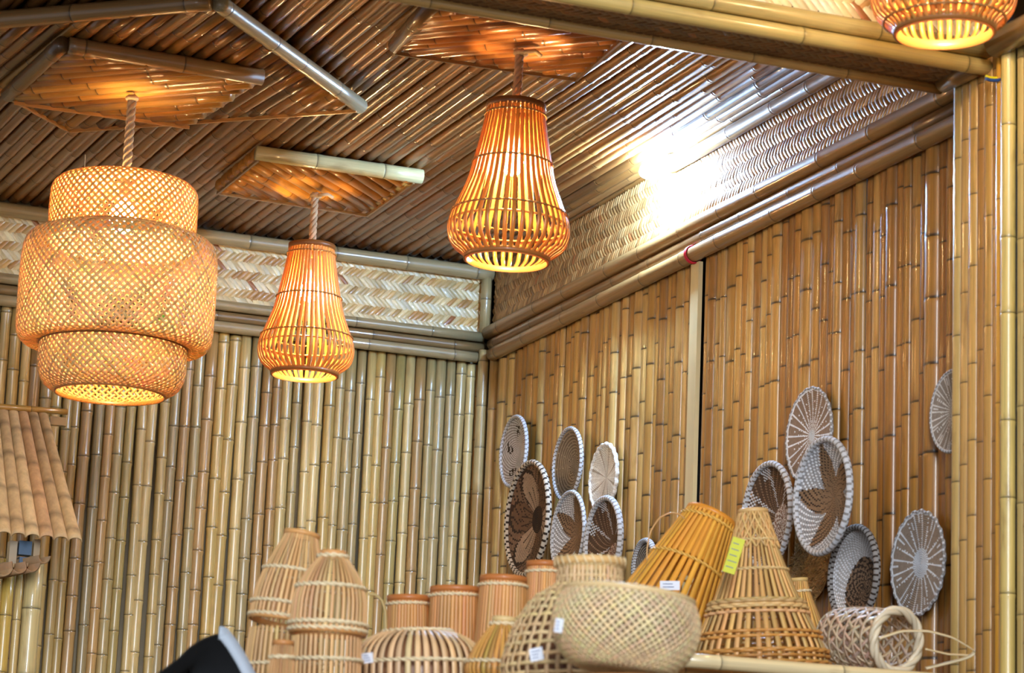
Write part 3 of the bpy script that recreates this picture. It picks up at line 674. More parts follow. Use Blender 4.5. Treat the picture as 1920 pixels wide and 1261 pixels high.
dark_star = lambda ring, ang, kk, fj, segs, coils: np.where(((((ang * 7 + 0.25 * ring) % 1.0) < 0.16 + 0.25 * (ring > 0.8)) & (ring > 0.2) & ((fj + kk) % 2 == 0))[:, None], lin(WHT), np.where(((fj + kk) % 5 == 0)[:, None], lin((138, 110, 86)), lin((84, 62, 46))))
wstar = lambda tw=0.0, n=5: star(n, 0.36, 1.0, (132, 104, 78), DRK, (150, 148, 150), (222, 224, 230), tw)
plate('grey speckled plate at the top of the group beside the room corner', 966, 846, 137, 0.035, speckled, spin=0.4)
plate('round brown plate with fine concentric coils, top middle of the corner group', 1067, 870, 141, 0.035, concentric(20, (150, 134, 112), (112, 96, 78), 0.30, (150, 134, 112), DRK), rim_cols=(WHT, (130, 118, 108)))
plate('cream leaf-patterned plate, palest one of the corner group', 1133, 895, 132, 0.035, leafy, depth_f=0.10, rim_cols=((236, 234, 228), (210, 204, 196)), wavy=0.022)
plate('largest dark plate with black flower outlines, leaning low beside the corner post', 993, 972, 219, 0.115, flower, depth_f=0.20, rim_cols=((196, 184, 168), DRK), spin=0.35, rim_r=0.014)
plate('white and brown star plate between the dark flower plate and the neck basket', 1069, 1000, 162, 0.105, wstar(0.05, 5), spin=0.9, depth_f=0.26)
plate('dark brown plate with a pale spot low on it, below the cream plate', 1135, 1015, 172, 0.125, offspot(0.10, -0.42, 0.40, (176, 152, 134), (120, 88, 72), dark_star), spin=0.0, depth_f=0.26, rim_r=0.014)
plate('small grey plate mostly hidden behind the orange tilted cone basket', 1210, 1060, 104, 0.05, concentric(14, (160, 150, 138), (84, 70, 60), 0.2, GRY, DRK), rim_cols=(WHT, (130, 118, 108)), rim_r=0.013)
plate('white lace wheel plate topping the cluster near the pier, above the star plate', 1518, 816, 184, 0.035, spokes(24, (140, 118, 102), (226, 228, 236), 0.14, (214, 220, 230), 0.42), depth_f=0.08, rim_cols=(GRY, WHT), wavy=0.012, rim_r=0.006)
plate('dark brown plate with pale round spot, behind the tip of the pale cone basket', 1443, 966, 203, 0.055, offspot(0.16, -0.16, 0.38, (196, 186, 178), (126, 98, 84), dark_star), depth_f=0.26, rim_r=0.013, rim_cols=(WHT, (130, 118, 108)))
plate('large white plate with a brown five-armed star, middle of the cluster near the pier', 1547, 930, 224, 0.155, wstar(0.08, 5), depth_f=0.24, rim_r=0.013, rim_cols=(WHT, GRY), spin=0.3)
plate('grey plate with a dark spiral centre, under the star plate', 1605, 1078, 190, 0.085, offspot(0.04, -0.26, 0.66, (124, 98, 76), DRK, stitched((168, 164, 162), (216, 216, 222), 2.2, 1)), depth_f=0.26, rim_r=0.013, rim_cols=(GRY, DRK))
plate('white-hubbed wheel plate with pale spokes, hanging alone near the pier', 1722, 1055, 200, 0.04, spokes(20, (142, 126, 112), (212, 214, 220), 0.29, (202, 208, 218), 0.34), depth_f=0.08, rim_cols=(GRY, WHT), wavy=0.018, rim_r=0.006)
plate('grey fan plate half hidden behind the edge of the pier', 1786, 770, 160, 0.03, spokes(30, (140, 128, 118), (206, 202, 198), 0.08, GRY, 0.5), depth_f=0.06, rim_cols=(GRY, WHT), rim_r=0.006)
# shaggy coir disc behind the cluster
c = at_x(1522, 1055, -0.028); t = empty('hanging_coir_disc', 'shaggy brown coir disc showing between the spiral plate and the pale cone basket', 'wall hanging', c, Matrix(((0, 0, -1), (-1, 0, 0), (0, 1, 0))))
mb = MB(); Rr = 72 / ppm(c)
sphere(mb, (0, 0, 0), Rr, lin((168, 132, 86)), 48, 14, (1, 1, 0.06)); mb.build('felt_pad', 'fibre', t)
mb = MB()
for k in range(2600):
    a = RNG.uniform(0, 2 * PI); rr = Rr * math.sqrt(RNG.uniform(0, 1)); x, y = rr * math.cos(a), rr * math.sin(a); l = RNG.uniform(0.015, 0.035); b = RNG.uniform(0, 2 * PI)
    zz0 = 0.055 * Rr * math.sqrt(max(0, 1 - (rr / Rr) ** 2))
    p0 = np.array([x, y, zz0]); p1 = p0 + (l * 0.6 * math.cos(b), l * 0.6 * math.sin(b), l * 0.35); w = np.array([-math.sin(b), math.cos(b), 0]) * 0.0012
    mb.add([p0 - w, p0 + w, p1 + w * 0.3, p1 - w * 0.3], [[0, 1, 2, 3]], vary((176, 140, 92), 0.25, 0.05))
mb.build('shaggy_pile', 'fibre', t)
# ================================================================== display shelf
SY = -4.25                                   # line of the shelf's front rail
pz = at_y(1500, 1254, SY); RZ = pz[2]
FY = -4.62
FZ = at_y(1165, 1330, -5.45)[2]; XL = at_y(285, 1262, -5.0)[0]                 # top of the lower front deck
k0 = at_y(1243, 1250, SY)[0]
print('shelf', RZ, FZ, k0, 'pier px', depth((PX, SY, RZ)))
t = empty('display_shelf', 'two-level bamboo display shelf carrying the baskets, pale front rail at the bottom edge', 'shelf', (-1.4, SY, 0))
def wmesh(mb, name, mat, parent, **k):
    for i in range(len(mb.v)): mb.v[i] = mb.v[i] - np.array(parent.location)
    return mb.build(name, mat, parent, **k)
x1 = PX - 0.16
mb = MB(); pole(mb, (k0, SY, RZ), (x1, SY, RZ), 0.018, lin((226, 206, 160)), node=0.34, sides=16, swell=0.05); wmesh(mb, 'front_rail', 'rail_bamboo', t)
DZ = at_y(1424, 1259, -4.03)[2] - 0.004
mb = MB()
for j in range(5):
    yy = SY + 0.06 + j * 0.07; pole(mb, (k0, yy, DZ - 0.022), (x1, yy, DZ - 0.022), 0.014, lin((170, 130, 80)), node=0.3, sides=10)
wmesh(mb, 'upper_deck', 'rail_bamboo', t)
mb = MB()
for j in range(23):
    yy = SY - 1.22 + j * 0.055; pole(mb, (XL, yy, FZ - 0.026), (k0 + 0.15 if yy > SY - .1 else -0.55, yy, FZ - 0.026), 0.015, lin((170, 130, 80)), node=0.3, sides=10)
for j in range(9):
    yy = SY - 0.03 + j * 0.055; pole(mb, (XL, yy, FZ - 0.026), (k0 - 0.03, yy, FZ - 0.026), 0.015, lin((170, 130, 80)), node=0.3, sides=10)
wmesh(mb, 'lower_deck', 'rail_bamboo', t)
for xx, yy, zt in ((XL + 0.06, -5.4, FZ - .033), (XL + 0.06, -3.86, FZ - .033), (-0.6, -5.4, FZ - .033), (-1.5, -5.4, FZ - .033), (x1 - 0.05, SY + 0.1, DZ - 0.03), (x1 - 0.05, SY + 0.3, DZ - 0.03), (k0 + 0.05, SY + 0.3, DZ - 0.03)):
    mb = MB(); pole(mb, (xx, yy, 0), (xx, yy, zt), 0.03, lin((180, 146, 92)), node=0.3, sides=14); wmesh(mb, 'leg', 'rail_bamboo', t)

# ================================================================== baskets
GB = 'cane baskets on the display shelf'
def place(name, label, cat, y, top, bot, group=GB):
    """Empty at the foot of a basket whose axis runs from pixel bot up to pixel top in the plane y; returns it with its height."""
    a = at_y(*bot, y); b = at_y(*top, y); ax = unit(b - a)
    rot = Vector((0, 0, 1)).rotation_difference(Vector(ax)).to_matrix()
    return empty(name, label, cat, a, rot, group), float(np.linalg.norm(b - a)), ppm((a + b) / 2)
def rows(px, y, lst):
    """(pixel row, half width) from the top down, to (fraction of height from the foot, half width)."""
    f = foot_px(px, y); h = f - lst[0][0]; return sorted([((f - (f if r_ == 'foot' else r_)) / h, w_) for r_, w_ in lst])
def fr(px, y, top, r_): f = foot_px(px, y); return (f - r_) / (f - top)
def foot_px(px, y):      # pixel row of the lower deck under px at depth y
    lo, hi = 1200.0, 1600.0
    for _ in range(40):
        m = (lo + hi) / 2
        if at_y(px, m, y)[2] > FZ: lo = m
        else: hi = m
    return m
def price_tag(t, px, py, y, w, h, ang=0.0, mat='paper', lab='white price tag', toward=0.0, lines=3):
    """A card standing just off the basket's skin, facing the room."""
    c = at_y(px, py, y); n = unit(P - c); n[2] *= 0.3; n = unit(n + np.array([toward, 0, 0])); u = unit(np.cross((0, 0, 1), n)); v = np.cross(n, u)
    u, v = u * math.cos(ang) + v * math.sin(ang), v * math.cos(ang) - u * math.sin(ang); Rm = np.stack([u, v, n], 1); k = ppm(c)
    mi = t.matrix_world.inverted(); M = np.array(mi)
    def put(mb): mb.v = [a @ M[:3, :3].T + M[:3, 3] for a in mb.v]; return mb
    mb = MB(); box(mb, c, (w / k, h / k, 0.0022), (1, 1, 1), Rm); o = put(mb).build('price_tag', mat, t, smooth=False); o['label'] = lab
    mb = MB()
    for i in range(lines):
        dv = (0.5 - (i + 1) / (lines + 1)) * h / k; s = RNG.uniform(0.45, 0.75)
        box(mb, c + v * dv + n * 0.0013 - u * (0.75 - s) * 0.4 * w / k, (s * w / k, 0.0020, 0.0006), (1, 1, 1), Rm)
    put(mb).build('handwriting', 'ink', o, smooth=False)
def ribbed(name, label, cat, y, top, bot, prof, n, width=0.008, col=(226, 178, 116), binds=(), rim_top=None, rim_bot=None, cord=0.0045, fill=0.56, cordcol=(246, 226, 184), rimcol=(206, 142, 80), bands=(), thick=0.0022, liner=None, amt=0.09):
    """A basket of upright splints: prof is (fraction of height from the foot, half width in pixels)."""
    t, H, k = place(name, label, cat, y, top, bot)
    r, z, sm = smooth_prof([(f * H, hw / k) for f, hw in prof], 44)
    mb = MB(); ribs(mb, r, z, n, width, thick, col, fill=fill, amt=amt, jit=0.006); body = mb.build('body', 'cane', t)
    if rim_top: mb = MB(); hoop(mb, r[-1] + 0.003, z[-1] - rim_top / 2 + 0.004, rim_top, 0.004, lin(rimcol)); hoop(mb, r[-1] - 0.004, z[-1] - rim_top / 2 + 0.004, rim_top, 0.003, lin(rimcol)); mb.build('rim', 'cane', t)
    if rim_bot: mb = MB(); hoop(mb, r[0] + 0.004, z[0] + rim_bot / 2, rim_bot, 0.004, lin(rimcol)); hoop(mb, r[0] - 0.004, z[0] + rim_bot / 2, rim_bot, 0.003, lin(rimcol)); mb.build('foot_ring', 'cane', t)
    for f in binds:
        i = int(np.argmin(abs(z / H - f))); mb = MB(); twine(mb, r[i] + 0.0025, z[i], cord, cordcol); mb.build('binding_cord', 'cane', body)
    for f, w in bands:
        i = int(np.argmin(abs(z / H - f))); mb = MB(); hoop(mb, r[i] + 0.0045, z[i], w, 0.003, lin(rimcol)); mb.build('splint_band', 'cane', body)
    if liner:
        f0, f1, c = liner; ok = (z / H >= f0) & (z / H <= f1); mb = MB(); lathe(mb, list(zip(r[ok] - 0.006, z[ok])), lin(c), 40); mb.build('inner_splints', 'cane', t)
    return t, H, k, r, z
Yb = -4.30                                                 # back row of the lower deck
CREAM = (232, 186, 126)
# tall trap baskets, domed ones standing on open ones
ribbed('trap_basket', 'rear tall cane trap basket with domed ribs and narrow mouth, leaning left', 'basket', Yb, (566, 1001), (533, 1170), [(0, 66), (.12, 67.5), (.32, 66), (.52, 59), (.72, 48), (.88, 37), (.97, 32.5), (1, 32)], 42, binds=(.045, .19, .56), rim_top=0.010, rim_bot=0.012, col=(232, 184, 122), rimcol=(224, 164, 98))
ribbed('trap_basket', 'open cane basket under the rear trap basket, beside the black padded object', 'basket', Yb, (532, 1179), (520, foot_px(520, Yb)), [(0, 72), (.4, 71), (.8, 67), (1, 63)], 40, binds=(.62,), col=(228, 180, 118))
Yc = -4.60
ribbed('trap_basket', 'front tall cane trap basket with a domed top and white twisted bindings', 'basket', Yc, (625, 1036), (614, 1190), [(0, 70), (.15, 71.5), (.38, 70), (.55, 64), (.72, 52), (.86, 37), (.95, 26), (1, 22.5)], 42, binds=(.05, .13, .57, .96), rim_top=0.013, rim_bot=0.013, cord=0.0050, col=(234, 186, 126), rimcol=(222, 160, 96))
ribbed('trap_basket', 'open cane basket under the front trap basket', 'basket', Yc, (613, 1194), (606, foot_px(606, Yc)), [(0, 64), (.5, 66), (1, 65)], 40, binds=(.72,), cord=0.0050, col=(230, 182, 122))
ribbed('small_basket', 'small narrow cane basket wedged before the two tall trap baskets', 'basket', -4.74, (531, 1204), (522, foot_px(522, -4.74)), [(0, 34), (.6, 24), (1, 18)], 26, width=0.007, rim_top=0.010, binds=(.80,), col=(216, 160, 100), rimcol=(206, 140, 80))
# wide dome
yd = -4.40
t, H, k, r, z = ribbed('dome_basket', 'wide low cane dome of spaced ribs with a white price tag', 'basket', yd, (783, 1177), (783, foot_px(783, yd)), rows(783, yd, [(1177, 20), (1180, 44), (1187, 72), (1199, 98), (1217, 118), (1240, 128), (1264, 131), (1300, 130), ('foot', 126)]), 46, width=0.0125, binds=(fr(783, yd, 1177, 1244), fr(783, yd, 1177, 1184)), cord=0.0050, col=(236, 196, 146), fill=0.62)
mb = MB(); lathe(mb, list(zip(np.maximum(r - 0.022, 0.002), z - 0.012))[4:], lin((150, 106, 74)), 48); mb.build('inner_splints', 'cane', t)
price_tag(t, 689, 1233, yd - 0.16, 22, 19, 0.12, lines=3, toward=-0.4)
# four cylinder lampshades behind
CYL = (224, 160, 92); RIMC = (196, 118, 58)
def cyl(lab, y, top, hw, bhw, tilt_dx, rim=0.014):
    b = foot_px(top[0], y); Hpx = b - top[1]
    return ribbed('cylinder_basket', lab, 'basket', y, top, (top[0] + tilt_dx * 1.6, b), [(0, bhw), (.5, (hw + bhw) / 2 * 1.01), (1, hw)], 40, width=0.0085, rim_top=rim, rimcol=RIMC, binds=(fr(top[0], y, top[1], top[1] + 15),), cord=0.0042, col=CYL, fill=0.93, liner=(0.05, 0.80, (196, 124, 66)))
t1 = cyl('first and lowest of the row of brown-rimmed cylinder baskets, with a thin handle hoop', -3.97, (766, 1120), 39, 46, -3)
a = np.linspace(0, 1, 30); M = np.array(t1[0].matrix_world.inverted())
pts = np.array([at_y(np.interp(s, (0, .3, .55, .8, 1), (691, 704, 716, 723, 724)), np.interp(s, (0, .3, .55, .8, 1), (1113, 1114, 1125, 1145, 1185)), -4.00) for s in a]); pts = pts @ M[:3, :3].T + M[:3, 3]
mb = MB(); nn = np.tile(M[:3, :3] @ np.array([0.3, -1, 0.2]), (30, 1)); strip(mb, pts, nn, 0.006, 0.003, lin((206, 180, 120))); mb.build('handle_hoop', 'cane', t1[0])
cyl('second of the row of brown-rimmed cylinder baskets, above the wide dome', -4.10, (855, 1104), 47, 53, -5)
cyl('third and widest of the row of brown-rimmed cylinder baskets', -4.25, (944, 1084), 43, 56, -10)
cyl('tallest of the row of brown-rimmed cylinder baskets, against the neck basket', -4.09, (1020, 1056), 31, 40, -8)
# small yellow bell
yb = -4.62
ribbed('bell_basket', 'small golden bell-shaped basket between the dome and the neck basket', 'basket', yb, (946, 1160), (928, foot_px(930, yb)), rows(930, yb, [(1160, 21), (1172, 24), (1192, 37), (1214, 51), (1240, 62), (1264, 66), (1300, 48), ('foot', 36)]), 36, width=0.010, rim_top=0.012, binds=(fr(930, yb, 1160, 1245), fr(930, yb, 1160, 1170)), cord=0.0048, col=(222, 164, 84), rimcol=(232, 200, 140), fill=0.74)
# square-weave basket with a neck
y = -4.93; t, H, k = place('neck_basket', 'wide-shouldered basket of open square weave with a tall collar neck', 'basket', y, (1106, 1049), (1102, foot_px(1102, y)))
r, zz_, sm = smooth_prof([(f * H, w_ / k) for f, w_ in rows(1102, y, [(1049, 61.5), (1062, 61), (1086, 61), (1098, 65), (1108, 82), (1124, 106), (1150, 126), (1180, 143), (1220, 157), (1264, 164), (1300, 146), ('foot', 112)])], 84)
WC = (232, 196, 142)
mb = MB(); nv = 46; nr, nz = prof_normals(r, zz_)
for i in range(nv):
    a = 2 * PI * i / nv; wob = 0.0012 * np.cos(PI * (i + np.arange(84) / 84 * 22)); nn = np.stack([nr * math.cos(a), nr * math.sin(a), nz], 1)
    strip(mb, np.stack([r * math.cos(a), r * math.sin(a), zz_], 1) + nn * wob[:, None], nn, np.minimum(0.0095, 2 * PI * r / nv * 0.66), 0.002, vary(WC, 0.08, 0.03))
body = mb.build('body', 'cane', t)
mb = MB()
for j, i in enumerate(np.linspace(3, 80, 19).astype(int)):
    n = 184; a = np.arange(n) * 2 * PI / n; o = 0.0022 * np.cos(a * nv / 2 + PI * j)
    nn = np.stack([nr[i] * np.cos(a), nr[i] * np.sin(a), np.full(n, nz[i])], 1)
    strip(mb, circle(r[i], zz_[i], n) + nn * o[:, None], nn, 0.008 if i < 64 else 0.006, 0.002, vary((238, 206, 150), 0.06, 0.03), True)
mb.build('cross_weave', 'cane', body)
mb = MB(); lathe(mb, list(zip(np.maximum(r - 0.03, 0.002), zz_))[2:60], lin((134, 90, 60)), 48); mb.build('inner_basket', 'cane', t)
mb = MB(); hoop(mb, r[-1] + 0.005, H - 0.006, 0.016, 0.004, lin((226, 182, 118))); hoop(mb, r[-1] - 0.003, H - 0.006, 0.016, 0.004, lin((220, 170, 106)))
for i in range(26):
    a = 2 * PI * i / 26; b = a + 0.12; rr = r[-1] + 0.0065
    strip(mb, [(rr * math.cos(a), rr * math.sin(a), H + 0.004), (rr * math.cos((a + b) / 2) * 1.01, rr * math.sin((a + b) / 2) * 1.01, H - 0.006), (rr * math.cos(b), rr * math.sin(b), H - 0.016)], [(math.cos(a), math.sin(a), 0.2)] * 3, 0.004, 0.0015, lin((240, 214, 164)))
mb.build('neck_rim', 'cane', t)
mb = MB(); hoop(mb, r[2] + 0.005, 0.022, 0.028, 0.005, lin((206, 134, 78))); mb.build('foot_ring', 'cane', t)
price_tag(t, 1006, 1226, y - 0.17, 26, 24, 0.2, lines=3, toward=-0.4)
# diamond-weave bowl
y = -5.32; t, H, k = place('diamond_bowl', 'pale round bowl of fine diamond weave, rim tipped forward, at the shelf front', 'bowl', y, (1180, 1116), (1163, 1259))
r, zz_, sm = smooth_prof([(0.0, 20 / k), (0.015 * H, 78 / k), (.10 * H, 104 / k), (.28 * H, 127 / k), (.5 * H, 138 / k), (.72 * H, 138 / k), (.9 * H, 129 / k), (H, 121 / k)], 60)
rot = Matrix.Rotation(math.radians(5), 4, 'Y'); 
mb = MB(); diag(mb, r, zz_, sm, 58, 0.0056, 0.0018, (238, 208, 160), amt=0.08, fill=0.5); body = mb.build('body', 'cane', t)
mb = MB(); tube(mb, circle(r[-1] + 0.001, H - 0.002), 0.006, lin((232, 200, 146)), 8, True); hoop(mb, r[-1] - 0.004, H - 0.016, 0.026, 0.003, lin((228, 190, 134))); mb.build('rim', 'cane', t)
mb = MB(); lathe(mb, list(zip(np.maximum(r - 0.012, 0.002), zz_ + 0.010))[2:54], lin((128, 100, 78)), 56); mb.build('inner_bowl', 'cane', t)
price_tag(t, 1048, 1172, y - 0.055, 17, 26, -0.15, lines=3, toward=-0.9)
ribbed('drum_basket', 'brown drum basket under the pale diamond-weave bowl, only its rim in view', 'basket', y, (1163, 1272), (1163, foot_px(1163, y)), [(0, 96), (.5, 98), (1, 94)], 40, rim_top=0.012, rimcol=(160, 104, 58), col=(186, 130, 76))
# orange cone, tipped over
t, H, k, r, z = ribbed('cone_basket', 'amber cone basket tipped sideways, with a white price tag and thin wire hoop', 'basket', -3.66, (1334, 970), (1180, 1290), [(0, 134), (.30, 106), (.55, 86), (.8, 66), (1, 50)], 36, width=0.017, binds=(.70, .95), rim_top=0.014, cord=0.0050, col=(238, 172, 66), rimcol=(230, 152, 54), cordcol=(240, 190, 90), fill=0.72, thick=0.003, liner=(0.70, 0.98, (222, 154, 54)))
price_tag(t, 1256, 1097, -3.86, 37, 17, 0.03, lines=2)
a = np.linspace(0, 1, 40); M = np.array(t.matrix_world.inverted())
kx = [0, .15, .35, .55, .75, .9, 1]; pts = np.array([at_y(np.interp(s, kx, (1213, 1213, 1219, 1236, 1258, 1274, 1284)), np.interp(s, kx, (1050, 1028, 996, 970, 960, 963, 972)), -3.72) for s in a])
for _ in range(4): pts[1:-1] = (pts[:-2] + 2 * pts[1:-1] + pts[2:]) / 4
mb = MB(); tube(mb, pts @ M[:3, :3].T + M[:3, 3], 0.0022, lin((214, 168, 110)), 6); mb.build('wire_hoop', 'cane', t)
# tall pale cone
t, H, k, r, z = ribbed('cone_basket', 'tall pale cone basket with knotted tip and a yellow-green tag', 'basket', -4.03, (1412, 958), (1424, 1257), [(0, 126), (.05, 127), (.14, 122), (.30, 100), (.48, 76), (.66, 55), (.80, 41), (.90, 31), (.96, 27), (1, 22)], 40, width=0.0125, binds=(.62, .80), cord=0.0045, col=(222, 176, 108), rimcol=(206, 146, 72), cordcol=(232, 200, 140), fill=0.66, thick=0.003, amt=0.16)
for f, nb in ((.02, 3), (.095, 2), (.19, 2), (.36, 3), (.395, 2)):
    for q_ in range(nb):
        i = int(np.argmin(abs(z / H - (f + q_ * 0.013)))); n = 120; a = np.arange(n) * 2 * PI / n; mb = MB()
        rr = r[i] + 0.003 + 0.004 * np.cos(a * 20 + PI * q_)
        tube(mb, np.stack([rr * np.cos(a), rr * np.sin(a), np.full(n, z[i] + q_ * 0.004)], 1), 0.0042, vary((206, 146, 74) if f < .3 else (228, 190, 128), 0.1, 0.04), 6, True)
        mb.build('woven_band', 'cane', t)
mb = MB()
for sg in (1, -1):
    for i in range(16):
        s = np.linspace(.76, 1, 14); a = 2 * PI * i / 16 + sg * (s - .76) * 4.0; rr = np.interp(s * H, z, r) + 0.004
        tube(mb, np.stack([rr * np.cos(a), rr * np.sin(a), s * H], 1), 0.0026, vary((228, 184, 116), 0.1, 0.03), 5)
rr = r[-1] + 0.003; tube(mb, circle(rr, H), 0.007, lin((226, 184, 120)), 8, True); mb.build('knotted_tip', 'cane', t)
price_tag(t, 1376, 1041, -4.19, 24, 68, -0.30, 'yellow_paper', 'yellow-green paper tag', lines=5, toward=-0.3)
# slim cone behind
ribbed('cone_basket', 'slim golden cone basket half hidden behind the pale cone', 'basket', -3.60, (1498, 1086), (1512, 1275), [(0, 64), (.5, 40), (.85, 20), (1, 15)], 26, width=0.011, rim_top=0.010, binds=(.88,), cord=0.004, col=(224, 172, 92), rimcol=(226, 190, 120), fill=0.78)
# hexagon-weave basket lying on its side, mouth toward the pier
y = -4.06; a0 = at_y(1560, 1194, y + 0.16); b0 = at_y(1681, 1201, y - 0.08); ax = unit(b0 - a0); Hh = float(np.linalg.norm(b0 - a0))
rot = Vector((0, 0, 1)).rotation_difference(Vector(ax)).to_matrix()
t = empty('hexagon_basket', 'grey-white open-weave basket lying on its side with twisted mouth ring and carrying hoop', 'basket', a0, rot, GB); k = ppm(b0)
r, zz_, sm = smooth_prof([(0, 4 / k), (0.002, 34 / k), (.04 * Hh, 48 / k), (.2 * Hh, 57 / k), (.6 * Hh, 60 / k), (Hh, 57 / k)], 60)
mb = MB(); diag(mb, r, zz_, sm, 15, 0.0085, 0.0018, (212, 190, 164), amt=0.08, lay=0.8, fill=0.7); rings(mb, r, zz_, range(14, 60, 6), 0.007, 0.0018, (206, 184, 158)); mb.build('body', 'cane', t)
mb = MB(); rope(mb, circle(r[-1], Hh, 96), 0.0125, lin((226, 212, 184)), 3, 0.11, 8, True, 14); mb.build('mouth_ring', 'cane', t)
M = np.array(t.matrix_world.inverted()); kx = [0, .15, .35, .55, .72, .82, .90, 1]
pts = np.array([at_y(np.interp(s, kx, (1648, 1690, 1740, 1786, 1820, 1829, 1815, 1736)), np.interp(s, kx, (1196, 1182, 1182, 1194, 1214, 1222, 1233, 1252)), y - 0.16 - 0.02 * math.sin(PI * s)) for s in np.linspace(0, 1, 60)])
for _ in range(5): pts[1:-1] = (pts[:-2] + 2 * pts[1:-1] + pts[2:]) / 4
mb = MB(); lp = pts @ M[:3, :3].T + M[:3, 3]; strip(mb, lp, np.tile(M[:3, :3] @ np.array([0, -0.5, 1.0]), (60, 1)), 0.011, 0.003, lin((224, 206, 168)))
pts2 = np.array([at_y(np.interp(s, (0, 1), (1735, 1822)), np.interp(s, (0, .5, 1), (1216, 1226, 1228)), y - 0.15) for s in np.linspace(0, 1, 20)]); strip(mb, pts2 @ M[:3, :3].T + M[:3, 3], np.tile(M[:3, :3] @ np.array([0, -1, 0.6]), (20, 1)), 0.005, 0.0025, lin((220, 198, 156)))
mb.build('carrying_hoop', 'cane', t)

# ================================================================== black padded object with a pale edge
y = -4.72; c = at_y(405, 1187, y); k = ppm(c)
FP0 = foot_px(380, y) - 6
out = [(405, 1187), (380, 1196), (355, 1212), (333, 1234), (300, 1258), (284, 1268), (285, FP0), (470, FP0), (456, 1262), (432, 1222), (412, 1190)]
t = empty('padded_panel', 'black padded panel with a pale grey edge propped up at the bottom of the picture', 'padded panel', at_y(380, 1262, y))
o0 = np.array(t.location)
pts = np.array([at_y(px, py, y) for px, py in out]) - o0; n = len(pts); D = np.array([0.02, 0.07, 0.0]); FP = foot_px(380, y)
mb = MB(); cen = pts.mean(0)
lay = [cen + (pts - cen) * 0.93 + (0, -0.012, 0), cen + (pts - cen) * 0.985 + (0, -0.005, 0), pts, pts + D]
V = np.concatenate(lay); mb.add(V, grid_quads(4, n, True), (1, 1, 1), V, [list(range(n)), list(range(3 * n, 4 * n))[::-1]]); mb.build('padding', 'black_leather', t)
e = np.array([at_y(px, py, y - 0.006) for px, py in ((403, 1186), (411, 1187), (428, 1209), (445, 1237), (460, 1266), (466, 1275))]) - o0
s = np.linspace(0, 5, 30); ee = np.stack([np.interp(s, range(6), e[:, i]) for i in range(3)], 1)
mb = MB(); strip(mb, ee + (0.006, -0.010, 0), np.tile([0.2, -1, 0.1], (30, 1)), 0.028, 0.006, (1, 1, 1)); o = mb.build('edge_trim', 'grey_trim', t); o['label'] = 'pale grey edge trim'

# ================================================================== little tiled bamboo roof by the back wall
y0, y1 = -0.55, -1.05
top = [at_y(px, 772, y0) for px in (-60, 84)]; eave_r = at_y(154, 1016, y1); eave_l = at_y(-6, 1002, y1)
t = empty('bamboo_roof', 'small pitched bamboo roof of half-culm tiles standing before the back wall', 'miniature roof', (eave_l + eave_r) / 2)
o0 = np.array(t.location); n = 7
TC = [(196, 166, 120), (188, 158, 114), (202, 172, 126), (194, 154, 110), (182, 152, 110)]
ridge_r = at_y(88, 772, y0); ridge_l = at_y(-22, 764, y0); stepE = (eave_r - eave_l) / 6; stepR = (ridge_r - ridge_l) / 6
for i in range(-2, 6):
    a = ridge_l + stepR * (i + 0.5); b = eave_l + stepE * (i + 0.5); d = unit(b - a); side = unit(stepE); nn = unit(np.cross(side, d)); nn = nn if nn[2] > 0 else -nn
    Lg = np.linalg.norm(b - a); w = np.linalg.norm(stepE) * 0.5; m = 30; s = np.linspace(0, 1, m); th = np.linspace(0, PI, 13)
    nodes = np.ones(m); col = np.repeat(lin(TC[i % 5])[None], m, 0) * (1 + RNG.normal(0, 0.05))
    for q_ in np.arange(RNG.uniform(2, 6), m - 1, 7.3): nodes[int(q_)] = 1.06; col[int(q_)] *= 0.55
    wr = w * np.interp(s, (0, 1), (0.72, 1.02)) * nodes
    ring = lambda rad: (a + (b - a) * s[:, None])[:, None, :] + side * (np.cos(th)[None, :, None] * rad[:, None, None]) + nn * (np.sin(th)[None, :, None] * rad[:, None, None] * 0.75)
    O_, I_ = ring(wr) - o0, ring(wr - 0.005) - o0; mb = MB(); off = RNG.uniform(0, 50)
    V = np.concatenate([O_.reshape(-1, 3), I_.reshape(-1, 3)]); q1 = grid_quads(m, 13, False); q2 = q1[:, ::-1] + m * 13
    e0 = np.arange(12); lip = np.stack([(m - 1) * 13 + e0, (m - 1) * 13 + e0 + 1, m * 13 + (m - 1) * 13 + e0 + 1, m * 13 + (m - 1) * 13 + e0], -1)
    C_ = np.concatenate([np.repeat(col, 13, 0), np.repeat(col * 0.8, 13, 0)])
    mb.add(V, np.concatenate([q1, q2, lip]), C_, V * (8, 8, 3) + off); mb.build('roof_tile', 'tile_bamboo', t)
mb = MB(); a = at_y(-60, 757, y0 - 0.02) - o0; b = at_y(126, 772, y0 - 0.02) - o0; pole(mb, a, b, 0.011, lin((190, 144, 70)), node=0.3, sides=10); mb.build('ridge_strip', 'rail_bamboo', t)
mb = MB(); box(mb, at_y(108, 790, y0 + 0.02) - o0, (0.06, 0.03, 0.03), lin((206, 190, 160))); mb.build('ridge_block', 'rail_bamboo', t, smooth=False)
